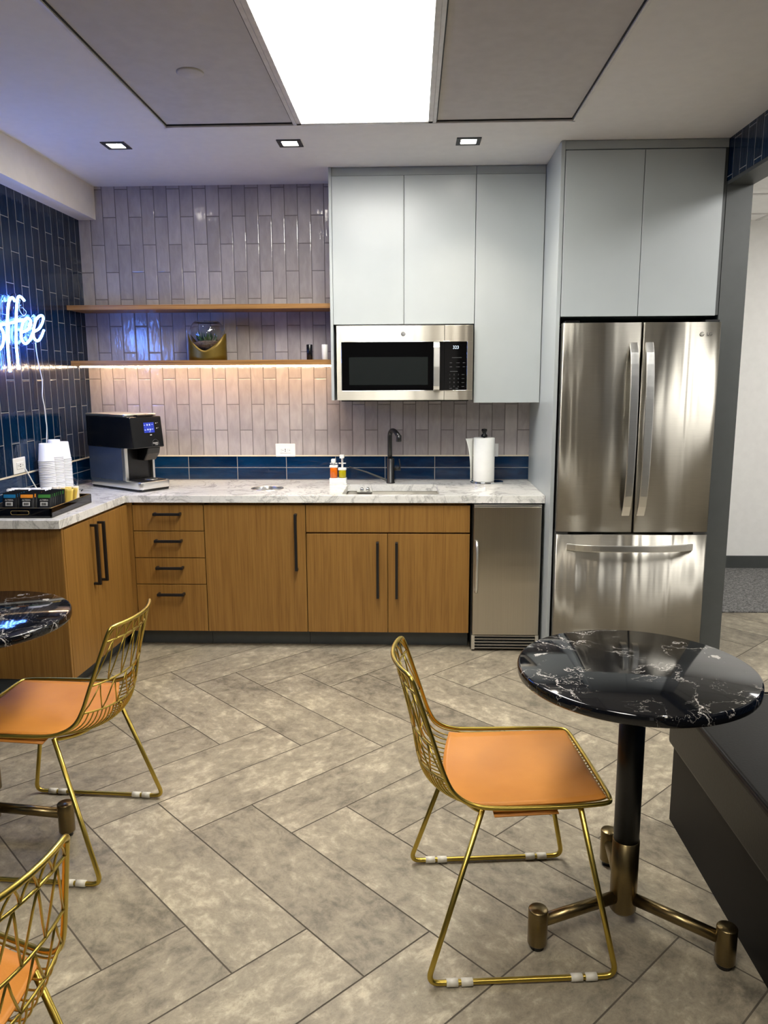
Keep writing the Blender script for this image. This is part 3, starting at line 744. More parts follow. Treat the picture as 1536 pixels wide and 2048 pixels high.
# ------------------------------------------------------------------ undercounter cooler
t = empty('undercounter_cooler', 'narrow stainless undercounter cooler beneath the right end of the worktop', 'cooler', (.51, 4.4, 0))
P_(MB().box(.322, .700, 4.14, Y0 - .05, .012, .826), 'body', 'black_plastic', t)
P_(MB().box(.34, .68, 4.2, 4.6, 0, .012), 'feet', 'black_plastic', t)
dr = P_(MB().box(.330, .690, 4.098, 4.138, .100, .815), 'door', 'steel_v', t, bevel=.003)
P_(MB().tube([(.345, 4.104, .345), (.345, 4.074, .35), (.345, 4.065, .37), (.345, 4.065, .60), (.345, 4.074, .62), (.345, 4.104, .625)], .0085, 12), 'handle', 'steel_bright', dr)
P_(MB().box(.33, .69, 4.1, 4.14, .817, .8255), 'top_strip', 'steel_bright', t)
gr = MB(); gr.box(.326, .344, 4.112, 4.142, .012, .094).box(.676, .694, 4.112, 4.142, .012, .094)
for k in range(5): gr.box(.344, .676, 4.114, 4.124, .018 + k * .0172, .0215 + k * .0172)
P_(gr, 'grille', 'steel_bright', t); P_(MB().box(.344, .676, 4.128, 4.139, .014, .096), 'grille_backing', 'dark_gap', t)

# ------------------------------------------------------------------ shelves, LED strip
tag(MB().box(XL + .001, -.459, 4.504, Y0 - .001, 1.887, 1.913).build('floating_shelf', 'oak_h', bevel=.001), 'upper oak floating shelf, empty, left of the grey cabinets', 'shelf')
tag(MB().box(XL + .001, -.459, 4.504, Y0 - .001, 1.573, 1.601).build('floating_shelf', 'oak_h', bevel=.001), 'lower oak floating shelf holding the glass globe, lit from beneath', 'shelf')
st = MB(); st.box(XL + .01, -.462, 4.60, 4.612, 1.5705, 1.5728)
t = empty('led_strip', 'warm white LED strip under the lower shelf', 'light', (-1.2, 4.606, 1.573))
P_(MB().box(XL + .01, -.462, 4.596, 4.618, 1.5715, 1.5728), 'tape', 'white_plastic', t)
lx = [XL + .01 + k * .03 for k in range(51)]
P_(MB().tube([(x, 4.607 + .0015 * math.sin(k * 1.7), 1.5665 + .0012 * math.sin(k * 2.3)) for k, x in enumerate(lx)], .0032, 8), 'lit_tube', 'strip', t)

# ------------------------------------------------------------------ shelf objects
t = empty('terrarium', 'clear glass globe terrarium with plants in a gold stand on the lower shelf', 'terrarium', (-1.208, 4.62, 1.601))
def spun(r0, r1, thick, n=20, top=.72):
    prof = []
    for k in range(n + 1):
        a = -PI / 2 + (PI * top) * k / n; prof.append((max(.0008, r1 * math.cos(a)), r1 * math.sin(a)))
    prof += [(max(.0008, (r1 - thick) * math.cos(-PI / 2 + (PI * top) * k / n)), (r1 - thick) * math.sin(-PI / 2 + (PI * top) * k / n)) for k in range(n, -1, -1)]
    return prof
gz = .148
MB().lathe(spun(0, .104, .0025, 24, .76), (0, 0, gz), 48, cap=False).build('glass_globe', 'glass', t)
gv = MB().lathe([(.001, -.1)] + [(.1 * math.cos(a), .1 * math.sin(a)) for a in (-1.3, -1.1, -.95, -.8, -.65, -.5)] + [(.05, -.035), (.001, -.03)], (0, 0, gz), 32).build('gravel', 'gravel', t)
lf = MB()
for k in range(46):
    a = random.uniform(0, 2 * PI); r = random.uniform(0, .055); hgt = random.uniform(.02, .075)
    b = Vector((r * math.cos(a), r * math.sin(a), gz - .042)); d = Vector((math.cos(a) * .3 + random.uniform(-.3, .3), math.sin(a) * .3 + random.uniform(-.3, .3), 1)).normalized()
    tip = b + d * hgt; w_ = Vector((-math.sin(a), math.cos(a), 0)) * random.uniform(.004, .008); md = b + d * hgt * .5 + Vector((math.cos(a), math.sin(a), 0)) * .006
    lf._add([b, md - w_, tip, md + w_], [(0, 1, 2, 3)])
lf.build('plant', 'leaf', t)
gs = MB(); n = 48
def ring(u, v):
    a = 2 * PI * u; top = .055 + .10 * abs(math.cos(a)) ** 1.6; return (.112 * math.cos(a), .075 * math.sin(a), v * top)
gs.grid(ring, n, 4)
o = gs.build('gold_stand', 'gold_sheet', t); md = o.modifiers.new('th', 'SOLIDIFY'); md.thickness = .003
tag(MB().lathe([(.017, 0), (.018, .001), (.018, .086), (.0165, .088), (.001, .088)], (-.603, 4.60, 1.601), 28).build('shaker', 'black_plastic'), 'small matte black cylinder standing on the lower shelf', 'cylinder')
tag(MB().lathe([(.017, 0), (.018, .001), (.018, .086), (.0165, .088), (.001, .088)], (-.514, 4.60, 1.601), 28).build('shaker', 'white_plastic'), 'small white cylinder standing on the lower shelf beside the cabinet', 'cylinder')

# ------------------------------------------------------------------ faucet
t = empty('faucet', 'matte black single-lever faucet behind the sink', 'faucet', (-.132, 4.615, ZC))
MB().lathe([(.026, 0), (.026, .006), (.0225, .008), (.0225, .146), (.019, .150), (.012, .151)], (0, 0, 0), 28).build('body', 'black_metal', t)
sp = MB().tube(rounded([(-.004, 0, .145), (-.004, 0, .312), (.026, -.07, .322), (.052, -.14, .290)], .045, 10), .0135, 14)
so = sp.build('spout', 'black_metal', t)
MB().lathe([(.0125, -.03), (.0155, -.028), (.0155, .006), (.012, .008)], (.052, -.14, .290), 20).build('spray_head', 'black_metal', so)
lv = MB(); lv.tube([(.02, 0, .085), (.060, 0, .085)], .0095, 14); lv.tube([(.045, 0, .085), (.058, 0, .10), (.052, -.01, .145)], .004, 8)
lv.build('lever', 'black_metal', t)
tag(MB().tube([(-.390, 4.735, .955), (-.28, 4.72, .925), (-.19, 4.69, .893), (-.150, 4.67, .8785)], [.004, .005, .0065, .0065], 10).build('stirring_rod', 'charcoal'), 'thin dark grey rod leaning on the navy tiles left of the faucet', 'rod')

# ------------------------------------------------------------------ soap bottles
tag(MB().box(-.496, -.391, 4.545, 4.60, ZC, ZC + .006).box(-.494, -.393, 4.547, 4.598, ZC + .006, ZC + .038).build('soap_caddy', 'white_plastic', bevel=.003), 'white caddy under the two soap pumps left of the sink', 'caddy')
def soap(x, hgt, mat, label, zc0):
    t = empty('soap_dispenser', label, 'soap dispenser', (x, 4.572, ZC + .0385), 0)
    MB().lathe([(.018, 0), (.0225, .002), (.0225, hgt), (.02, hgt + .004), (.001, hgt + .004)], (0, 0, 0), 24).build('bottle', mat, t)
    MB().box(-.024, .024, -.02, .02, hgt + .004, hgt + .018).build('collar', 'white_plastic', t, bevel=.003)
    z = hgt + .018
    pu = MB().cyl((0, 0, 0), .006, z, z + zc0, 14); pu.box(-.013, .013, -.028, .012, z + zc0, z + zc0 + .02); pu.box(-.004, .004, -.032, -.026, z + zc0 - .004, z + zc0 + .01)
    pu.box(-.022, .022, -.004, .004, z + zc0 * .4, z + zc0 * .4 + .006)
    pu.build('pump', 'white_plastic', t, bevel=.002)
soap(-.469, .058, 'soap_orange', 'shorter soap pump filled with orange liquid', .016)
soap(-.418, .042, 'soap_yellow', 'taller soap pump filled with yellow-green liquid', .058)

# ------------------------------------------------------------------ paper towel
t = empty('paper_towel_holder', 'chrome paper towel holder with a black finial right of the sink', 'paper towel holder', (.42, 4.575, ZC))
pts = []
for k in range(40):
    a = 2 * PI * k / 40; pts.append((.012 + (.105 if math.cos(a) > 0 else .09) * math.cos(a), .075 * math.sin(a)))
MB().prism(pts, 0, .018, 2, True).build('base', 'chrome', t, bevel=.003)
MB().cyl((0, 0, 0), .006, .018, .29, 14).build('rod', 'chrome', t)
MB().lathe([(.017, .278), (.02, .284), (.017, .292), (.009, .298), (.011, .305), (.017, .318), (.015, .326), (.001, .328)], (0, 0, 0), 24).build('finial', 'black_plastic', t)
tr = MB().lathe([(.020, .0195), (.060, .0195), (.0625, .022), (.0625, .273), (.060, .2755), (.020, .2755)], (0, 0, 0), 48, cap=False)
tr.lathe([(.020, .2755), (.020, .0195)], (0, 0, 0), 32, cap=False)
def flap(u, v):  # loose sheet end
    z = .022 + v * .25; k = .018 + .030 * v ** 3
    a = PI + .5 - u * .9
    p = Vector((.0635 * math.cos(a), -.0635 * math.sin(a) * -1, 0)); return (-.063 - u * k, .02 - u * .055, z)
tr.grid(flap, 6, 12, (0, .0012, 0))
rl = tr.build('paper_towel_roll', 'paper', None, loc=(.42, 4.575, ZC)); tag(rl, 'white paper towel roll with a loose end on the chrome holder', 'paper towels')

# ------------------------------------------------------------------ outlets
def outlet(loc, rz, label, w_=.061, h_=.040):
    t = empty('outlet', label, 'outlet', loc, rz)
    MB().box(-w_, w_, -.006, 0, -h_, h_).build('cover_plate', 'white_plastic', t, bevel=.003)
    fc = MB().box(-.034, .034, -.009, -.006, -.017, .017).build('receptacle', 'white_plastic', t, bevel=.002)
    sl = MB()
    for s_ in (-1, 1):
        cx = s_ * .020
        sl.box(cx - .006, cx - .002, -.0096, -.009, .003, .0048).box(cx - .006, cx - .002, -.0096, -.009, -.0048, -.003)
        sl.cyl((cx + .006, 0, 0), .0024, -.0096, -.009, 10, 1)
    sl.box(-.003, .003, -.0105, -.009, -.008, -.002).box(-.003, .003, -.0105, -.009, .002, .008)
    sl.build('slots', 'dim_mark', fc)
outlet((-.785, Y0 - .0005, 1.058), 0, 'white outlet on the pale tiles above the worktop, left of the soap pumps')
outlet((.463, Y0 - .0005, 1.058), 0, 'white outlet half hidden behind the paper towel roll')
outlet((XL + .0005, 3.815, 1.070), PI / 2, 'white outlet on the navy tiled wall above the snack tray')

# ------------------------------------------------------------------ coffee machine
fw = Vector((.826, -.563, 0)); th = math.atan2(fw.y, fw.x)
t = empty('coffee_machine', 'black and silver single-serve coffee machine in the worktop corner', 'coffee machine', (-1.652, 4.430, ZC), th)
# local x = forward, y = left (towards the wall on the left of the machine is -?), z up
def rrect(x0, x1, y0, y1, r, n=5):
    return [(p.x, p.y) for p in rounded([(x0, y0, 0), (x1, y0, 0), (x1, y1, 0), (x0, y1, 0)], r, n, True)]
MB().prism(rrect(-.232, .242, -.102, .102, .03), 0, .014, 2, True).build('foot_plate', 'black_plastic', t)
MB().prism(rrect(-.24, .245, -.106, .106, .035), .014, .055, 2, True).build('base_tray', 'steel_bright', t, bevel=.003)
MB().box(-.236, .085, -.100, -.096, .045, .240).box(-.236, .085, .096, .100, .045, .240).box(-.236, -.23, -.1, .1, .045, .24).build('side_panels', 'navy_body', t, bevel=.002)
MB().tube([(.095, -.090, .045), (.095, -.090, .240)], .0, flat=(.022, .03, (1, 0, 0))).build('front_pillar', 'steel_bright', t, bevel=.003)
MB().tube([(.095, .093, .045), (.095, .093, .24)], 0, flat=(.016, .03, (1, 0, 0))).build('front_pillar', 'steel_bright', t, bevel=.003)
MB().box(-.228, .088, -.095, .095, .045, .240).build('core', 'black_plastic', t)
MB().prism(rrect(.10, .238, -.085, .085, .02), .055, .0585, 2).build('drip_grid', 'black_metal', t)
MB().lathe([(.032, .0585), (.036, .0585), (.036, .061), (.032, .061)], (.175, .02, 0), 28, cap=False).build('cup_ring', 'steel_bright', t)
hdp = [(-.238, .240), (.200, .240), (.180, .415), (-.238, .415)]
hm = MB(); hm.prism(hdp, -.106, .106, 1); hm.build('head', 'black_plastic', t, bevel=.006)
MB().prism(rrect(-.243, .14, -.110, .110, .02), .4155, .430, 2, True).build('lid', 'steel_bright', t, bevel=.004)
MB().box(.09, .175, -.05, .06, .4155, .426).build('lid_catch', 'black_plastic', t, bevel=.004)
# brewing spout
MB().prism([(.088, .24), (.190, .24), (.180, .205), (.145, .165), (.088, .165)], .0, .085, 1).build('brew_spout', 'black_plastic', t, bevel=.004)
def facef(x, yv, z): # point on the sloping front of the head; text x runs along +y (to the right in view)
    return lambda c_: (fx(z + c_.y) + c_.z + .0012, yv + c_.x, z + c_.y)
fp = MB(); fx = lambda z: .200 - (z - .240) * (.020 / .175)
def plate(mb, y0, y1, z0, z1, e): return mb._add([(fx(z0) + e, y0, z0), (fx(z0) + e, y1, z0), (fx(z1) + e, y1, z1), (fx(z1) + e, y0, z1)], [(0, 1, 2, 3)])
plate(MB(), -.02, .050, .325, .382, .0012).build('screen', 'screen', t)
ic = MB()
for (yy, zz, w_, h_) in ((-.014, .368, .008, .003), (.004, .369, .007, .009), (.020, .369, .007, .009), (.038, .370, .009, .002), (-.012, .341, .012, .003), (.006, .343, .008, .008), (.021, .342, .007, .010), (.036, .344, .013, .002), (.018, .330, .010, .002)):
    plate(ic, yy - w_ / 2, yy + w_ / 2, zz - h_ / 2, zz + h_ / 2, .002)
ic.build('screen_icons', 'screen_mark', t)
wm = MB()
for (yy, zz, w_, h_) in ((.064, .376, .006, .005), (.075, .378, .006, .0015), (.066, .348, .006, .005), (.076, .350, .006, .0015), (.022, .312, .013, .005)):
    plate(wm, yy - w_ / 2, yy + w_ / 2, zz - h_ / 2, zz + h_ / 2, .0018)
wm.text('MARS', .0145, facef(0, .047, .264), .0003); wm.text('drinks', .008, facef(0, .053, .2555), .0003)
wm.build('lettering', 'white_mark', t)
MB().tube([(fx(.25 + .035 * math.sin(a)) + .001, .047 + .026 * math.cos(a), .25 + .035 * math.sin(a)) for a in [PI * k / 20 for k in range(21)]], .0008, 5).build('badge_arc', 'dim_mark', t)

# ------------------------------------------------------------------ paper cups
def ordinal(n):
    return str(n) + ('th' if 10 < n % 100 < 14 else {1: 'st', 2: 'nd', 3: 'rd'}.get(n % 10, 'th'))
def cup_mesh():
    mb = MB(); hh = .094
    pr = [(.0275, hh - .004), (.0285, hh), (.030, hh - .0005), (.0385, .006), (.0405, .005), (.0415, .0025), (.0405, 0), (.0385, .0005), (.0375, .004), (.0292, hh - .003), (.0288, hh - .006), (.001, hh - .006)]
    mb.lathe([(.001, hh - .0045)] + pr[:1] + pr[1:], (0, 0, 0), 28, cap=False)
    return mb
c0 = cup_mesh().build('paper_cup', 'cup')
first = True
for (x, yv, top, lab) in ((-1.926, 3.990, 1.166, 'front left'), (-1.916, 4.0745, 1.179, 'tallest middle'), (-1.910, 4.160, 1.161, 'right rear')):
    n = int(round((top - .094 - ZC) / .0090)) + 1; pitch_ = (top - .094 - ZC) / (n - 1)
    for k in range(n):
        o = c0 if first else c0.copy()
        if not first: COL.objects.link(o)
        first = False
        o.location = (x + random.uniform(-.0006, .0006), yv + random.uniform(-.0006, .0006), ZC + .0003 + k * pitch_); o.rotation_euler.z = random.uniform(0, 6)
        if k == n - 1: tag(o, 'white paper cup upside down on top of the %s cup stack' % lab, 'cup', 'white paper cups in stacks')
        else: tag(o, 'white upside-down paper cup showing its rim, %s from the bottom of the %s stack' % (ordinal(k + 1), lab), 'cup', 'rims of the %s cup stack' % lab)

# ------------------------------------------------------------------ tray with packets
TXa, TXb, TYa, TYb = -1.965, -1.649, 3.425, 3.872
t = empty('serving_tray', 'black serving tray with a gold rim on the left end of the worktop', 'tray', ((TXa + TXb) / 2, (TYa + TYb) / 2, ZC))
P_(MB().box(TXa, TXb, TYa, TYb, ZC, ZC + .006), 'base', 'black_gloss', t)
wl = MB()
wl.box(TXa, TXa + .008, TYa, TYb, ZC + .006, ZC + .045).box(TXb - .008, TXb, TYa, TYb, ZC + .006, ZC + .045).box(TXa, TXb, TYb - .008, TYb, ZC + .006, ZC + .045)
hc = (-1.795); 
wl.box(TXa, hc - .042, TYa, TYa + .008, ZC + .006, ZC + .045).box(hc + .042, TXb, TYa, TYa + .008, ZC + .006, ZC + .045).box(hc - .042, hc + .042, TYa, TYa + .008, ZC + .006, ZC + .016).box(hc - .042, hc + .042, TYa, TYa + .008, ZC + .034, ZC + .045)
P_(wl, 'wall', 'black_gloss', t, bevel=.001)
P_(MB().tube(rounded([(TXa + .004, TYa + .004, ZC + .0458), (TXb - .004, TYa + .004, ZC + .0458), (TXb - .004, TYb - .004, ZC + .0458), (TXa + .004, TYb - .004, ZC + .0458)], .004, 3, True), .0016, 6, True), 'gold_rim', 'gold_thin', t)
P_(MB().tube(rounded([(hc - .042, TYa - .001, ZC + .016), (hc + .042, TYa - .001, ZC + .016), (hc + .042, TYa - .001, ZC + .034), (hc - .042, TYa - .001, ZC + .034)], .009, 5, True), .0013, 6, True), 'handle_slot_rim', 'gold_thin', t)
def packet(lmat):
    t = bpy.data.objects.new('drink_packet', None); COL.objects.link(t); t.empty_display_size = .02
    w_, h_ = .034, .104
    def sh(u, v):
        z = v * h_; b = .006 * math.sin(PI * min(1, max(0, v))) ** .6 * (1 - (2 * u - 1) ** 4); return ((u - .5) * 2 * w_, -b, z)
    def sh2(u, v):
        p = sh(u, v); return (p[0], -p[1] + .001, p[2])
    m = MB(); m.grid(sh, 8, 10); m.grid(sh2, 8, 10); m.build('pouch', 'packet', t)
    def lab(u, v): p = sh(.08 + .84 * u, .78 + .15 * v); return (p[0], p[1] - .0007, p[2])
    MB().grid(lab, 4, 2).build('colour_band', lmat, t)
    def wh(u, v): p = sh(.25 + .5 * u, .42 + .18 * v); return (p[0], p[1] - .0008, p[2])
    bc = MB().grid(wh, 4, 2).build('barcode_label', 'white_mark', t)
    bars = MB()
    for k in range(9):
        u0 = .33 + k * .037; bars.grid(lambda u, v: (sh(u0 + .017 * u * (1 + (k % 3) * .4), .37 + .12 * v)[0], sh(u0, .5)[1] - .0016, sh(u0, .45 + .11 * v)[2]), 1, 1)
    bars.build('barcode_bars', 'black_plastic', bc)
    tx = MB(); tx.text({'blue_label': 'ALTERRA', 'orange_label': 'ALTERRA', 'green_label': 'ALTERRA'}[lmat], .0095, lambda c_: (c_.x, sh(.5, .68)[1] - .001 - c_.z, .68 * h_ + c_.y), .0002)
    tx.build('lettering', 'white_mark', t)
    return t
k_names = {'blue_label': 'blue', 'orange_label': 'orange', 'green_label': 'green'}
for lm, xc, num in (('blue_label', -1.862, 6), ('orange_label', -1.778, 6), ('green_label', -1.695, 7)):
    pk = packet(lm)
    for k in range(num):
        o = pk if k == 0 else copy_tree(pk)
        o.location = (xc + random.uniform(-.003, .003), TYa + .030 + k * .0215, ZC + .0068); o.rotation_euler = (-.16 - .05 * random.random(), 0, random.uniform(-.05, .05))
        if k == 0: tag(o, 'black drink packet with a %s band, front one of its row on the tray' % k_names[lm], 'drink packet', 'black drink packets on the tray')
        else: tag(o, 'black drink packet with a %s band, %s from the front of its row' % (k_names[lm], ('', 'second', 'third', 'fourth', 'fifth', 'sixth', 'seventh')[k]), 'drink packet', '%s banded packets behind the front row' % k_names[lm])
def stick(name, mat, w_, h_, label, cat, group, spots):
    o0 = None
    for q_, (x, yv, rx, rz) in enumerate(spots):
        if o0 is None:
            o0 = MB().grid(lambda u, v: ((u - .5) * w_, -.0015 * math.sin(PI * v) * math.sin(PI * u), v * h_), 3, 6, (0, .003, 0)).build(name, mat); o = o0
        else: o = o0.copy(); COL.objects.link(o)
        o.location = (x, yv, ZC + .0068); o.rotation_euler = (rx, 0, rz); tag(o, label % (('front', 'second', 'third', 'fourth', 'fifth')[q_]) if '%s' in label else label, cat, group)
stick('sugar_packet', 'paper', .048, .102, 'white paper sugar packet standing behind the black packets on the tray', 'sugar packet', 'white sugar packets on the tray',
      [(-1.93 + .047 * (k % 4), 3.595 + .022 * (k // 4) + .004 * (k % 4), -.2 - .1 * random.random(), random.uniform(-.4, .4)) for k in range(12)])
stick('sweetener_packet', 'yellow', .040, .085, 'yellow sweetener packet at the rear of the tray, the %s one of the yellow row', 'sweetener packet', 'yellow sweetener packets on the tray',
      [(-1.745 + .04 * (k % 2), 3.70 + .024 * k, -.25, random.uniform(-.6, .3)) for k in range(5)])
stick('creamer_packet', 'kraft', .034, .088, 'cream coloured packet leaning at the rear of the tray, %s counted from the right', 'creamer packet', 'cream packets on the tray',
      [(-1.70 - .035 * k, 3.81 - .01 * k, -.3, .5 - .2 * k) for k in range(4)])
stick('pink_packet', 'pink', .030, .090, 'pink sweetener packet among the white ones on the tray, the %s one counted from the wall', 'sweetener packet', 'pink packets on the tray', [(-1.875, 3.64, -.2, .2), (-1.80, 3.655, -.2, -.3)])
# cords
tag(MB().tube(bez([(-1.976, 3.86, 1.05), (-1.955, 3.90, .96), (-1.94, 3.935, .905), (-1.925, 3.91, .935), (-1.90, 3.885, .895), (-1.88, 3.90, .877)], 8), .0035, 8).build('power_cord', 'white_plastic'), 'white power cord looping down behind the tray', 'cord')
tag(MB().tube(bez([(-1.93, 4.33, .878), (-1.90, 4.28, .90), (-1.885, 4.25, .935), (-1.915, 4.25, .955), (-1.94, 4.29, .93), (-1.905, 4.30, .885), (-1.87, 4.28, .88), (-1.86, 4.24, .878)], 8), .003, 8).build('coiled_tube', 'acrylic'), 'clear coiled tube standing up left of the coffee machine', 'tube')
tag(MB().lathe([(.001, 0), (.008, 0), (.010, .010), (.006, .022), (.001, .023)], (-1.898, 4.225, ZC), 16).build('tube_connector', 'leaf'), 'small green plastic connector beside the clear tube', 'connector')

# ------------------------------------------------------------------ NEON SIGN
f_, C_ = f_px, Vector((0, 0, cam_h))
SX = -1.945
# letter strokes in the plane of the sign, (y, z) in metres
def sg(px, py):   # sign-plane coordinates of traced letter strokes (metres along the wall, height)
    k = px / 7.315; y_ = 560 + py / 7.315
    a, b = (k - 768) / f_px, (1024 - y_) / f_px
    a, b = cr * a + sr * b, -sr * a + cr * b
    d = F_ + a * R_ + b * U_; tt = (SX) / d.x
    return (round((C_ + tt * d).y, 3), round((C_ + tt * d).z, 3))
strokes = [
    [(215, 310), (190, 265), (160, 262), (128, 330), (112, 480), (105, 800), (122, 1100), (148, 1345)],
    [(355, 300), (310, 250), (270, 245), (250, 330), (237, 550), (237, 900), (258, 1150), (272, 1310)],
    [(-40, 665), (60, 648), (150, 630), (340, 580)],
    [(325, 765), (400, 730), (450, 650), (440, 580), (392, 560), (340, 620), (310, 750), (320, 870), (370, 930), (430, 885), (482, 765)],
    [(482, 765), (570, 710), (622, 620), (630, 540), (592, 520), (530, 580), (492, 720), (492, 830), (540, 890), (592, 850), (640, 735)],
    [(-60, 690), (0, 690), (45, 760), (55, 860), (35, 960), (-20, 1025), (-90, 1020), (-130, 900), (-110, 760), (-60, 690)],
    [(-190, 760), (-250, 720), (-320, 790), (-350, 920), (-300, 1050), (-220, 1040), (-130, 960)],
]
SP = [[sg(*p) for p in s_] for s_ in strokes]
t = empty('neon_sign', 'glowing blue-white neon sign reading coffee in script on the navy tiled wall', 'neon sign', (SX, 3.8, 1.7))
for s_ in SP:
    P_(MB().tube(bez([(SX, a, b) for a, b in s_], 8), .0062, 10), 'neon_tube', 'neon', t)
# clear acrylic backing following the letters
import bmesh as _bm
for s_ in SP[:6]:
    pp = bez([(XL + .016, a, b) for a, b in s_], 4)
    P_(MB().tube(pp, 0, flat=(.030, .004, (1, 0, 0))), 'acrylic_backing', 'acrylic', t)
yz = sg(560, 925)
hk = bez([(SX - .01,) + sg(320, 290), (SX - .02,) + sg(340, 430), (SX - .02,) + sg(400, 520), (SX - .02,) + sg(440, 470), (SX - .028,) + sg(405, 400)], 6)
P_(MB().tube(hk, .0012, 6), 'hanging_wire', 'white_plastic', t)
P_(MB().lathe([(.001, 0), (.009, .002), (.009, .006), (.004, .012), (.001, .012)], (XL, sg(403, 390)[0], sg(403, 390)[1]), 16, axis=0), 'wall_hook', 'acrylic', t)
cb = [(SX - .015,) + sg(*p) for p in ((560, 915), (575, 1050), (600, 1200), (640, 1380), (660, 1500), (662, 1700), (690, 1850), (710, 2048), (725, 2250))] + [(-1.965, 4.03, .93), (-1.95, 4.0, .8765)]
P_(MB().tube(bez(cb, 6), .0028, 8), 'power_cord', 'white_plastic', t)

# ------------------------------------------------------------------ CHAIRS
PROF = [(-.262, .780, .150), (-.2455, .735, .160), (-.205, .610, .184), (-.180, .535, .197), (-.155, .493, .205), (-.112, .469, .213), (-.05, .461, .218), (.10, .459, .217), (.20, .459, .210), (.238, .459, .198)]
PV = [Vector(p) for p in PROF]
DENSE = bez(PV, 10)     # (x, z, halfwidth)
NSEG = len(DENSE) - 1
BOW = [(-.034, 0), (-.036, 0), (-.044, -.006), (-.054, -.018), (-.060, -.034), (-.048, -.046), (-.022, -.042), (0, -.027), (.0, -.014), (.004, -.002)]
BD = bez([Vector((a, b, 0)) for a, b in BOW], 10)
def S(sv, yv):
    """seat shell surface: sv 0 at back top .. 1 at front rail, yv -1..1"""
    q = max(0, min(1, sv)) * NSEG; i = min(int(q), NSEG - 1); fr = q - i
    p = DENSE[i].lerp(DENSE[i + 1], fr); b = BD[i].lerp(BD[i + 1], fr); k = 1 - abs(yv) ** 2
    return Vector((p.x + b.x * k, yv * p.z, p.y + b.y * k))
S2, S3, S4 = 1 / 9, 2 / 9 + .003, 3.15 / 9
def make_chair():
    t = bpy.data.objects.new('wire_chair', None); COL.objects.link(t)
    n = 60
    side = lambda sgn: [S(k / n, sgn) for k in range(n + 1)]
    top = [S(0, -1 + 2 * k / 12) for k in range(13)]; front = [S(1, 1 - 2 * k / 10) for k in range(11)]
    # closed outer loop with rounded corners
    loop = []
    L_ = side(1); Rr = side(-1)
    loop += [p for p in Rr[::-1][3:-2]]
    def corner(a, c_, b): return [(1 - q) ** 2 * a + 2 * q * (1 - q) * c_ + q * q * b for q in (0, .2, .4, .6, .8, 1)]
    loop += corner(Rr[2], top[0], top[1].lerp(top[2], .2)) + top[2:-2] + corner(top[-2].lerp(top[-3], .2), top[-1], L_[2]) + L_[3:-3]
    loop += corner(L_[-3], front[0], front[1]) + front[2:-2] + corner(front[-2], front[-1], Rr[-3])
    MB().tube(loop, .0058, 10, True).build('frame', 'brass', t)
    for sv in (S2, S3, S4):
        MB().tube([S(sv, -1 + 2 * k / 24) for k in range(25)], .0031, 8).build('back_rail', 'brass', t)
    def zig(s0, s1, m_, e=.97):
        mb = MB(); pts = []
        for k in range(2 * m_ + 1):
            pts.append((s0 if k % 2 else s1, -e + 2 * e * k / (2 * m_)))
        for (a, b) in zip(pts[:-1], pts[1:]): mb.tube([S(a[0] + (b[0] - a[0]) * q / 3, a[1] + (b[1] - a[1]) * q / 3) for q in range(4)], .0022, 6)
        return mb
    zig(.004, S2, 8).build('zigzag_wires', 'brass', t)
    zig(S2, S3, 6).build('zigzag_wires', 'brass', t)
    zig(S3, S4, 6).build('zigzag_wires', 'brass', t)
    mb = MB(); nw = 25
    for k in range(nw):
        yv = -.955 + 1.91 * k / (nw - 1)
        mb.tube([S(S4 + (1 - S4) * q / 30, yv) - Vector((0, 0, .003 if q > 12 else 0)) for q in range(31)], .0021, 6)
    mb.build('seat_wires', 'brass', t)
    # cross bars under the seat
    for x in (-.088, .155):
        s0 = min(range(100), key=lambda q: abs(S(.4 + .6 * q / 100, 1).x - x)) / 100 * .6 + .4
        MB().tube([S(s0, yv) * 1.0 - Vector((0, 0, .012)) for yv in [-.93 + 1.86 * k / 12 for k in range(13)]], .0055, 8).build('cross_bar', 'brass', t)
    for sgn in (-1, 1):
        zf = .0105
        pts = rounded([(-.088, sgn * .200, .448), (-.228, sgn * .25, zf), (.252, sgn * .25, zf), (.158, sgn * .200, .448)], .032, 7)
        lg = MB().tube(pts, .0072, 10).build('sled_leg', 'brass', t)
        for x in (-.165, -.128, .150, .187):
            MB().tube([(x - .0145, sgn * .25, zf), (x + .0145, sgn * .25, zf)], .0104, 12).build('glide', 'glide', lg)
    # leather pad
    def pad(u, v):
        # u across (-1..1) v from rear to front
        yv = (-1 + 2 * u); sv = .565 + (.955 - .565) * v
        q = S(sv, yv * .90); q.z += .007 + .0035 * (1 - abs(yv) ** 6) * (1 - abs(2 * v - 1) ** 8)
        return q
    p = MB().grid(pad, 18, 22, (0, 0, -.007)).build('seat_pad', 'leather', t)
    sm = MB(); ed = [pad(u, .0) for u in [k / 20 for k in range(21)]] + [pad(1, v) for v in [k / 20 for k in range(1, 21)]] + [pad(u, 1) for u in [1 - k / 20 for k in range(1, 21)]] + [pad(0, v) for v in [1 - k / 20 for k in range(1, 20)]]
    sm.tube([e_ - Vector((0, 0, .003)) for e_ in ed], .0028, 6, True); sm.build('piping', 'leather', p)
    st_ = MB()
    for sgn in (-1, 1):
        st_.grid(lambda u, v: (-.06 + .16 * u, sgn * (.165 + .050 * v), .440 - .004 * v * (1 - u) + .002), 6, 3, (0, 0, -.003))
    st_.build('underside_flap', 'leather', p)
    return t
ch = make_chair()
ch.location = (.244, 1.972, 0); ch.rotation_euler.z = math.radians(5)
tag(ch, 'gold wire chair with a tan leather pad at the right-hand black marble table', 'chair', 'gold wire chairs')
c2 = copy_tree(ch); c2.location = (-1.142, 2.318, 0); c2.rotation_euler.z = math.radians(177)
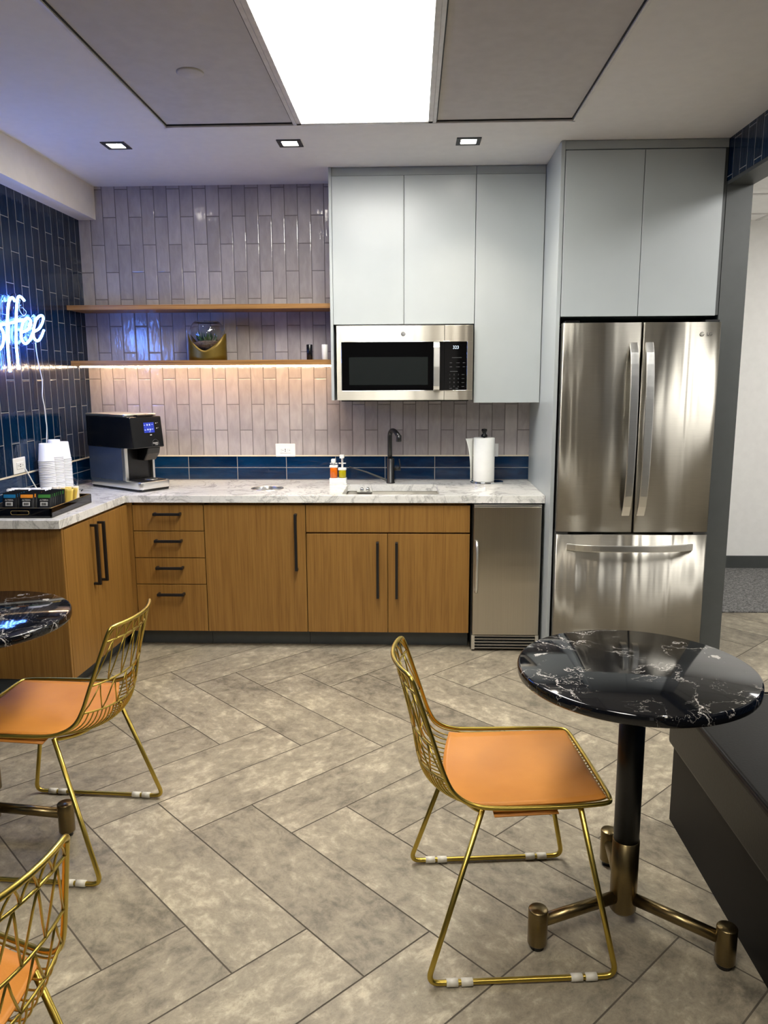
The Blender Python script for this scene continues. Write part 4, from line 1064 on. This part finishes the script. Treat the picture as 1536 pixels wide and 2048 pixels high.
tag(c2, 'gold wire chair facing away, drawn up to the left-hand marble table', 'chair', 'gold wire chairs')
c3 = copy_tree(ch); c3.location = (-.855, 1.079, 0); c3.rotation_euler.z = math.radians(158)
tag(c3, 'gold wire chair cut off at the bottom left, closest to the viewer', 'chair', 'gold wire chairs')

# ------------------------------------------------------------------ TABLES
def make_table():
    t = bpy.data.objects.new('bistro_table', None); COL.objects.link(t)
    zt = .752
    MB().lathe([(.001, zt - .030), (.300, zt - .030), (.304, zt - .027), (.305, zt - .022), (.305, zt - .006), (.303, zt - .002), (.299, zt), (.001, zt)], (0, 0, 0), 96).build('table_top', 'black_marble', t)
    MB().lathe([(.001, zt - .036), (.1, zt - .036), (.1, zt - .030), (.001, zt - .030)], (0, 0, 0), 40).build('mounting_plate', 'black_metal', t)
    MB().cyl((0, 0, 0), .034, .2, zt - .036, 32).build('column', 'black_metal', t)
    MB().lathe([(.001, .040), (.028, .040), (.036, .050), (.036, .257), (.033, .258)], (0, 0, 0), 36, cap=False).build('sleeve', 'bronze', t)
    for a in (202, 325, 84):
        a = math.radians(a); d = Vector((math.cos(a), math.sin(a), 0)); r = .27
        ar = MB().tube([d * .02 + Vector((0, 0, .088)), d * r + Vector((0, 0, .076))], .0165, 20).build('arm', 'bronze', t)
        ft = MB().lathe([(.001, .014), (.024, .014), (.026, .017), (.026, .112), (.024, .115), (.001, .115)], tuple(d * r), 28).build('foot', 'bronze', t)
        MB().cyl(tuple(d * r), .018, 0, .0145, 20).build('leveller', 'black_plastic', ft)
    return t
tb = make_table(); tb.location = (.585, 1.952, 0)
tag(tb, 'round black marble table on a brass tripod base beside the bench', 'table', 'round marble tables')
t2 = copy_tree(tb); t2.location = (-1.420, 2.338, 0); t2.rotation_euler.z = math.radians(32)
tag(t2, 'round black marble table cut off by the left edge, before the oak end panel', 'table', 'round marble tables')

# ------------------------------------------------------------------ BENCH
t = empty('bench', 'long black upholstered bench with its end beside the right-hand table', 'bench', (1.18, 1.0, 0))
P_(MB().box(.884, 1.498, -1.0, 2.476, .0, .274), 'base', 'bench_b', t, bevel=.002)
cu = P_(MB().box(.868, 1.498, -1.0, 2.492, .275, .456), 'cushion', 'bench_v', t, bevel=.016, seg=4)
P_(MB().tube(rounded([(.872, -.99, .457), (.872, 2.488, .457), (1.49, 2.488, .457)], .02, 5), .0035, 8), 'piping', 'bench_v', cu)
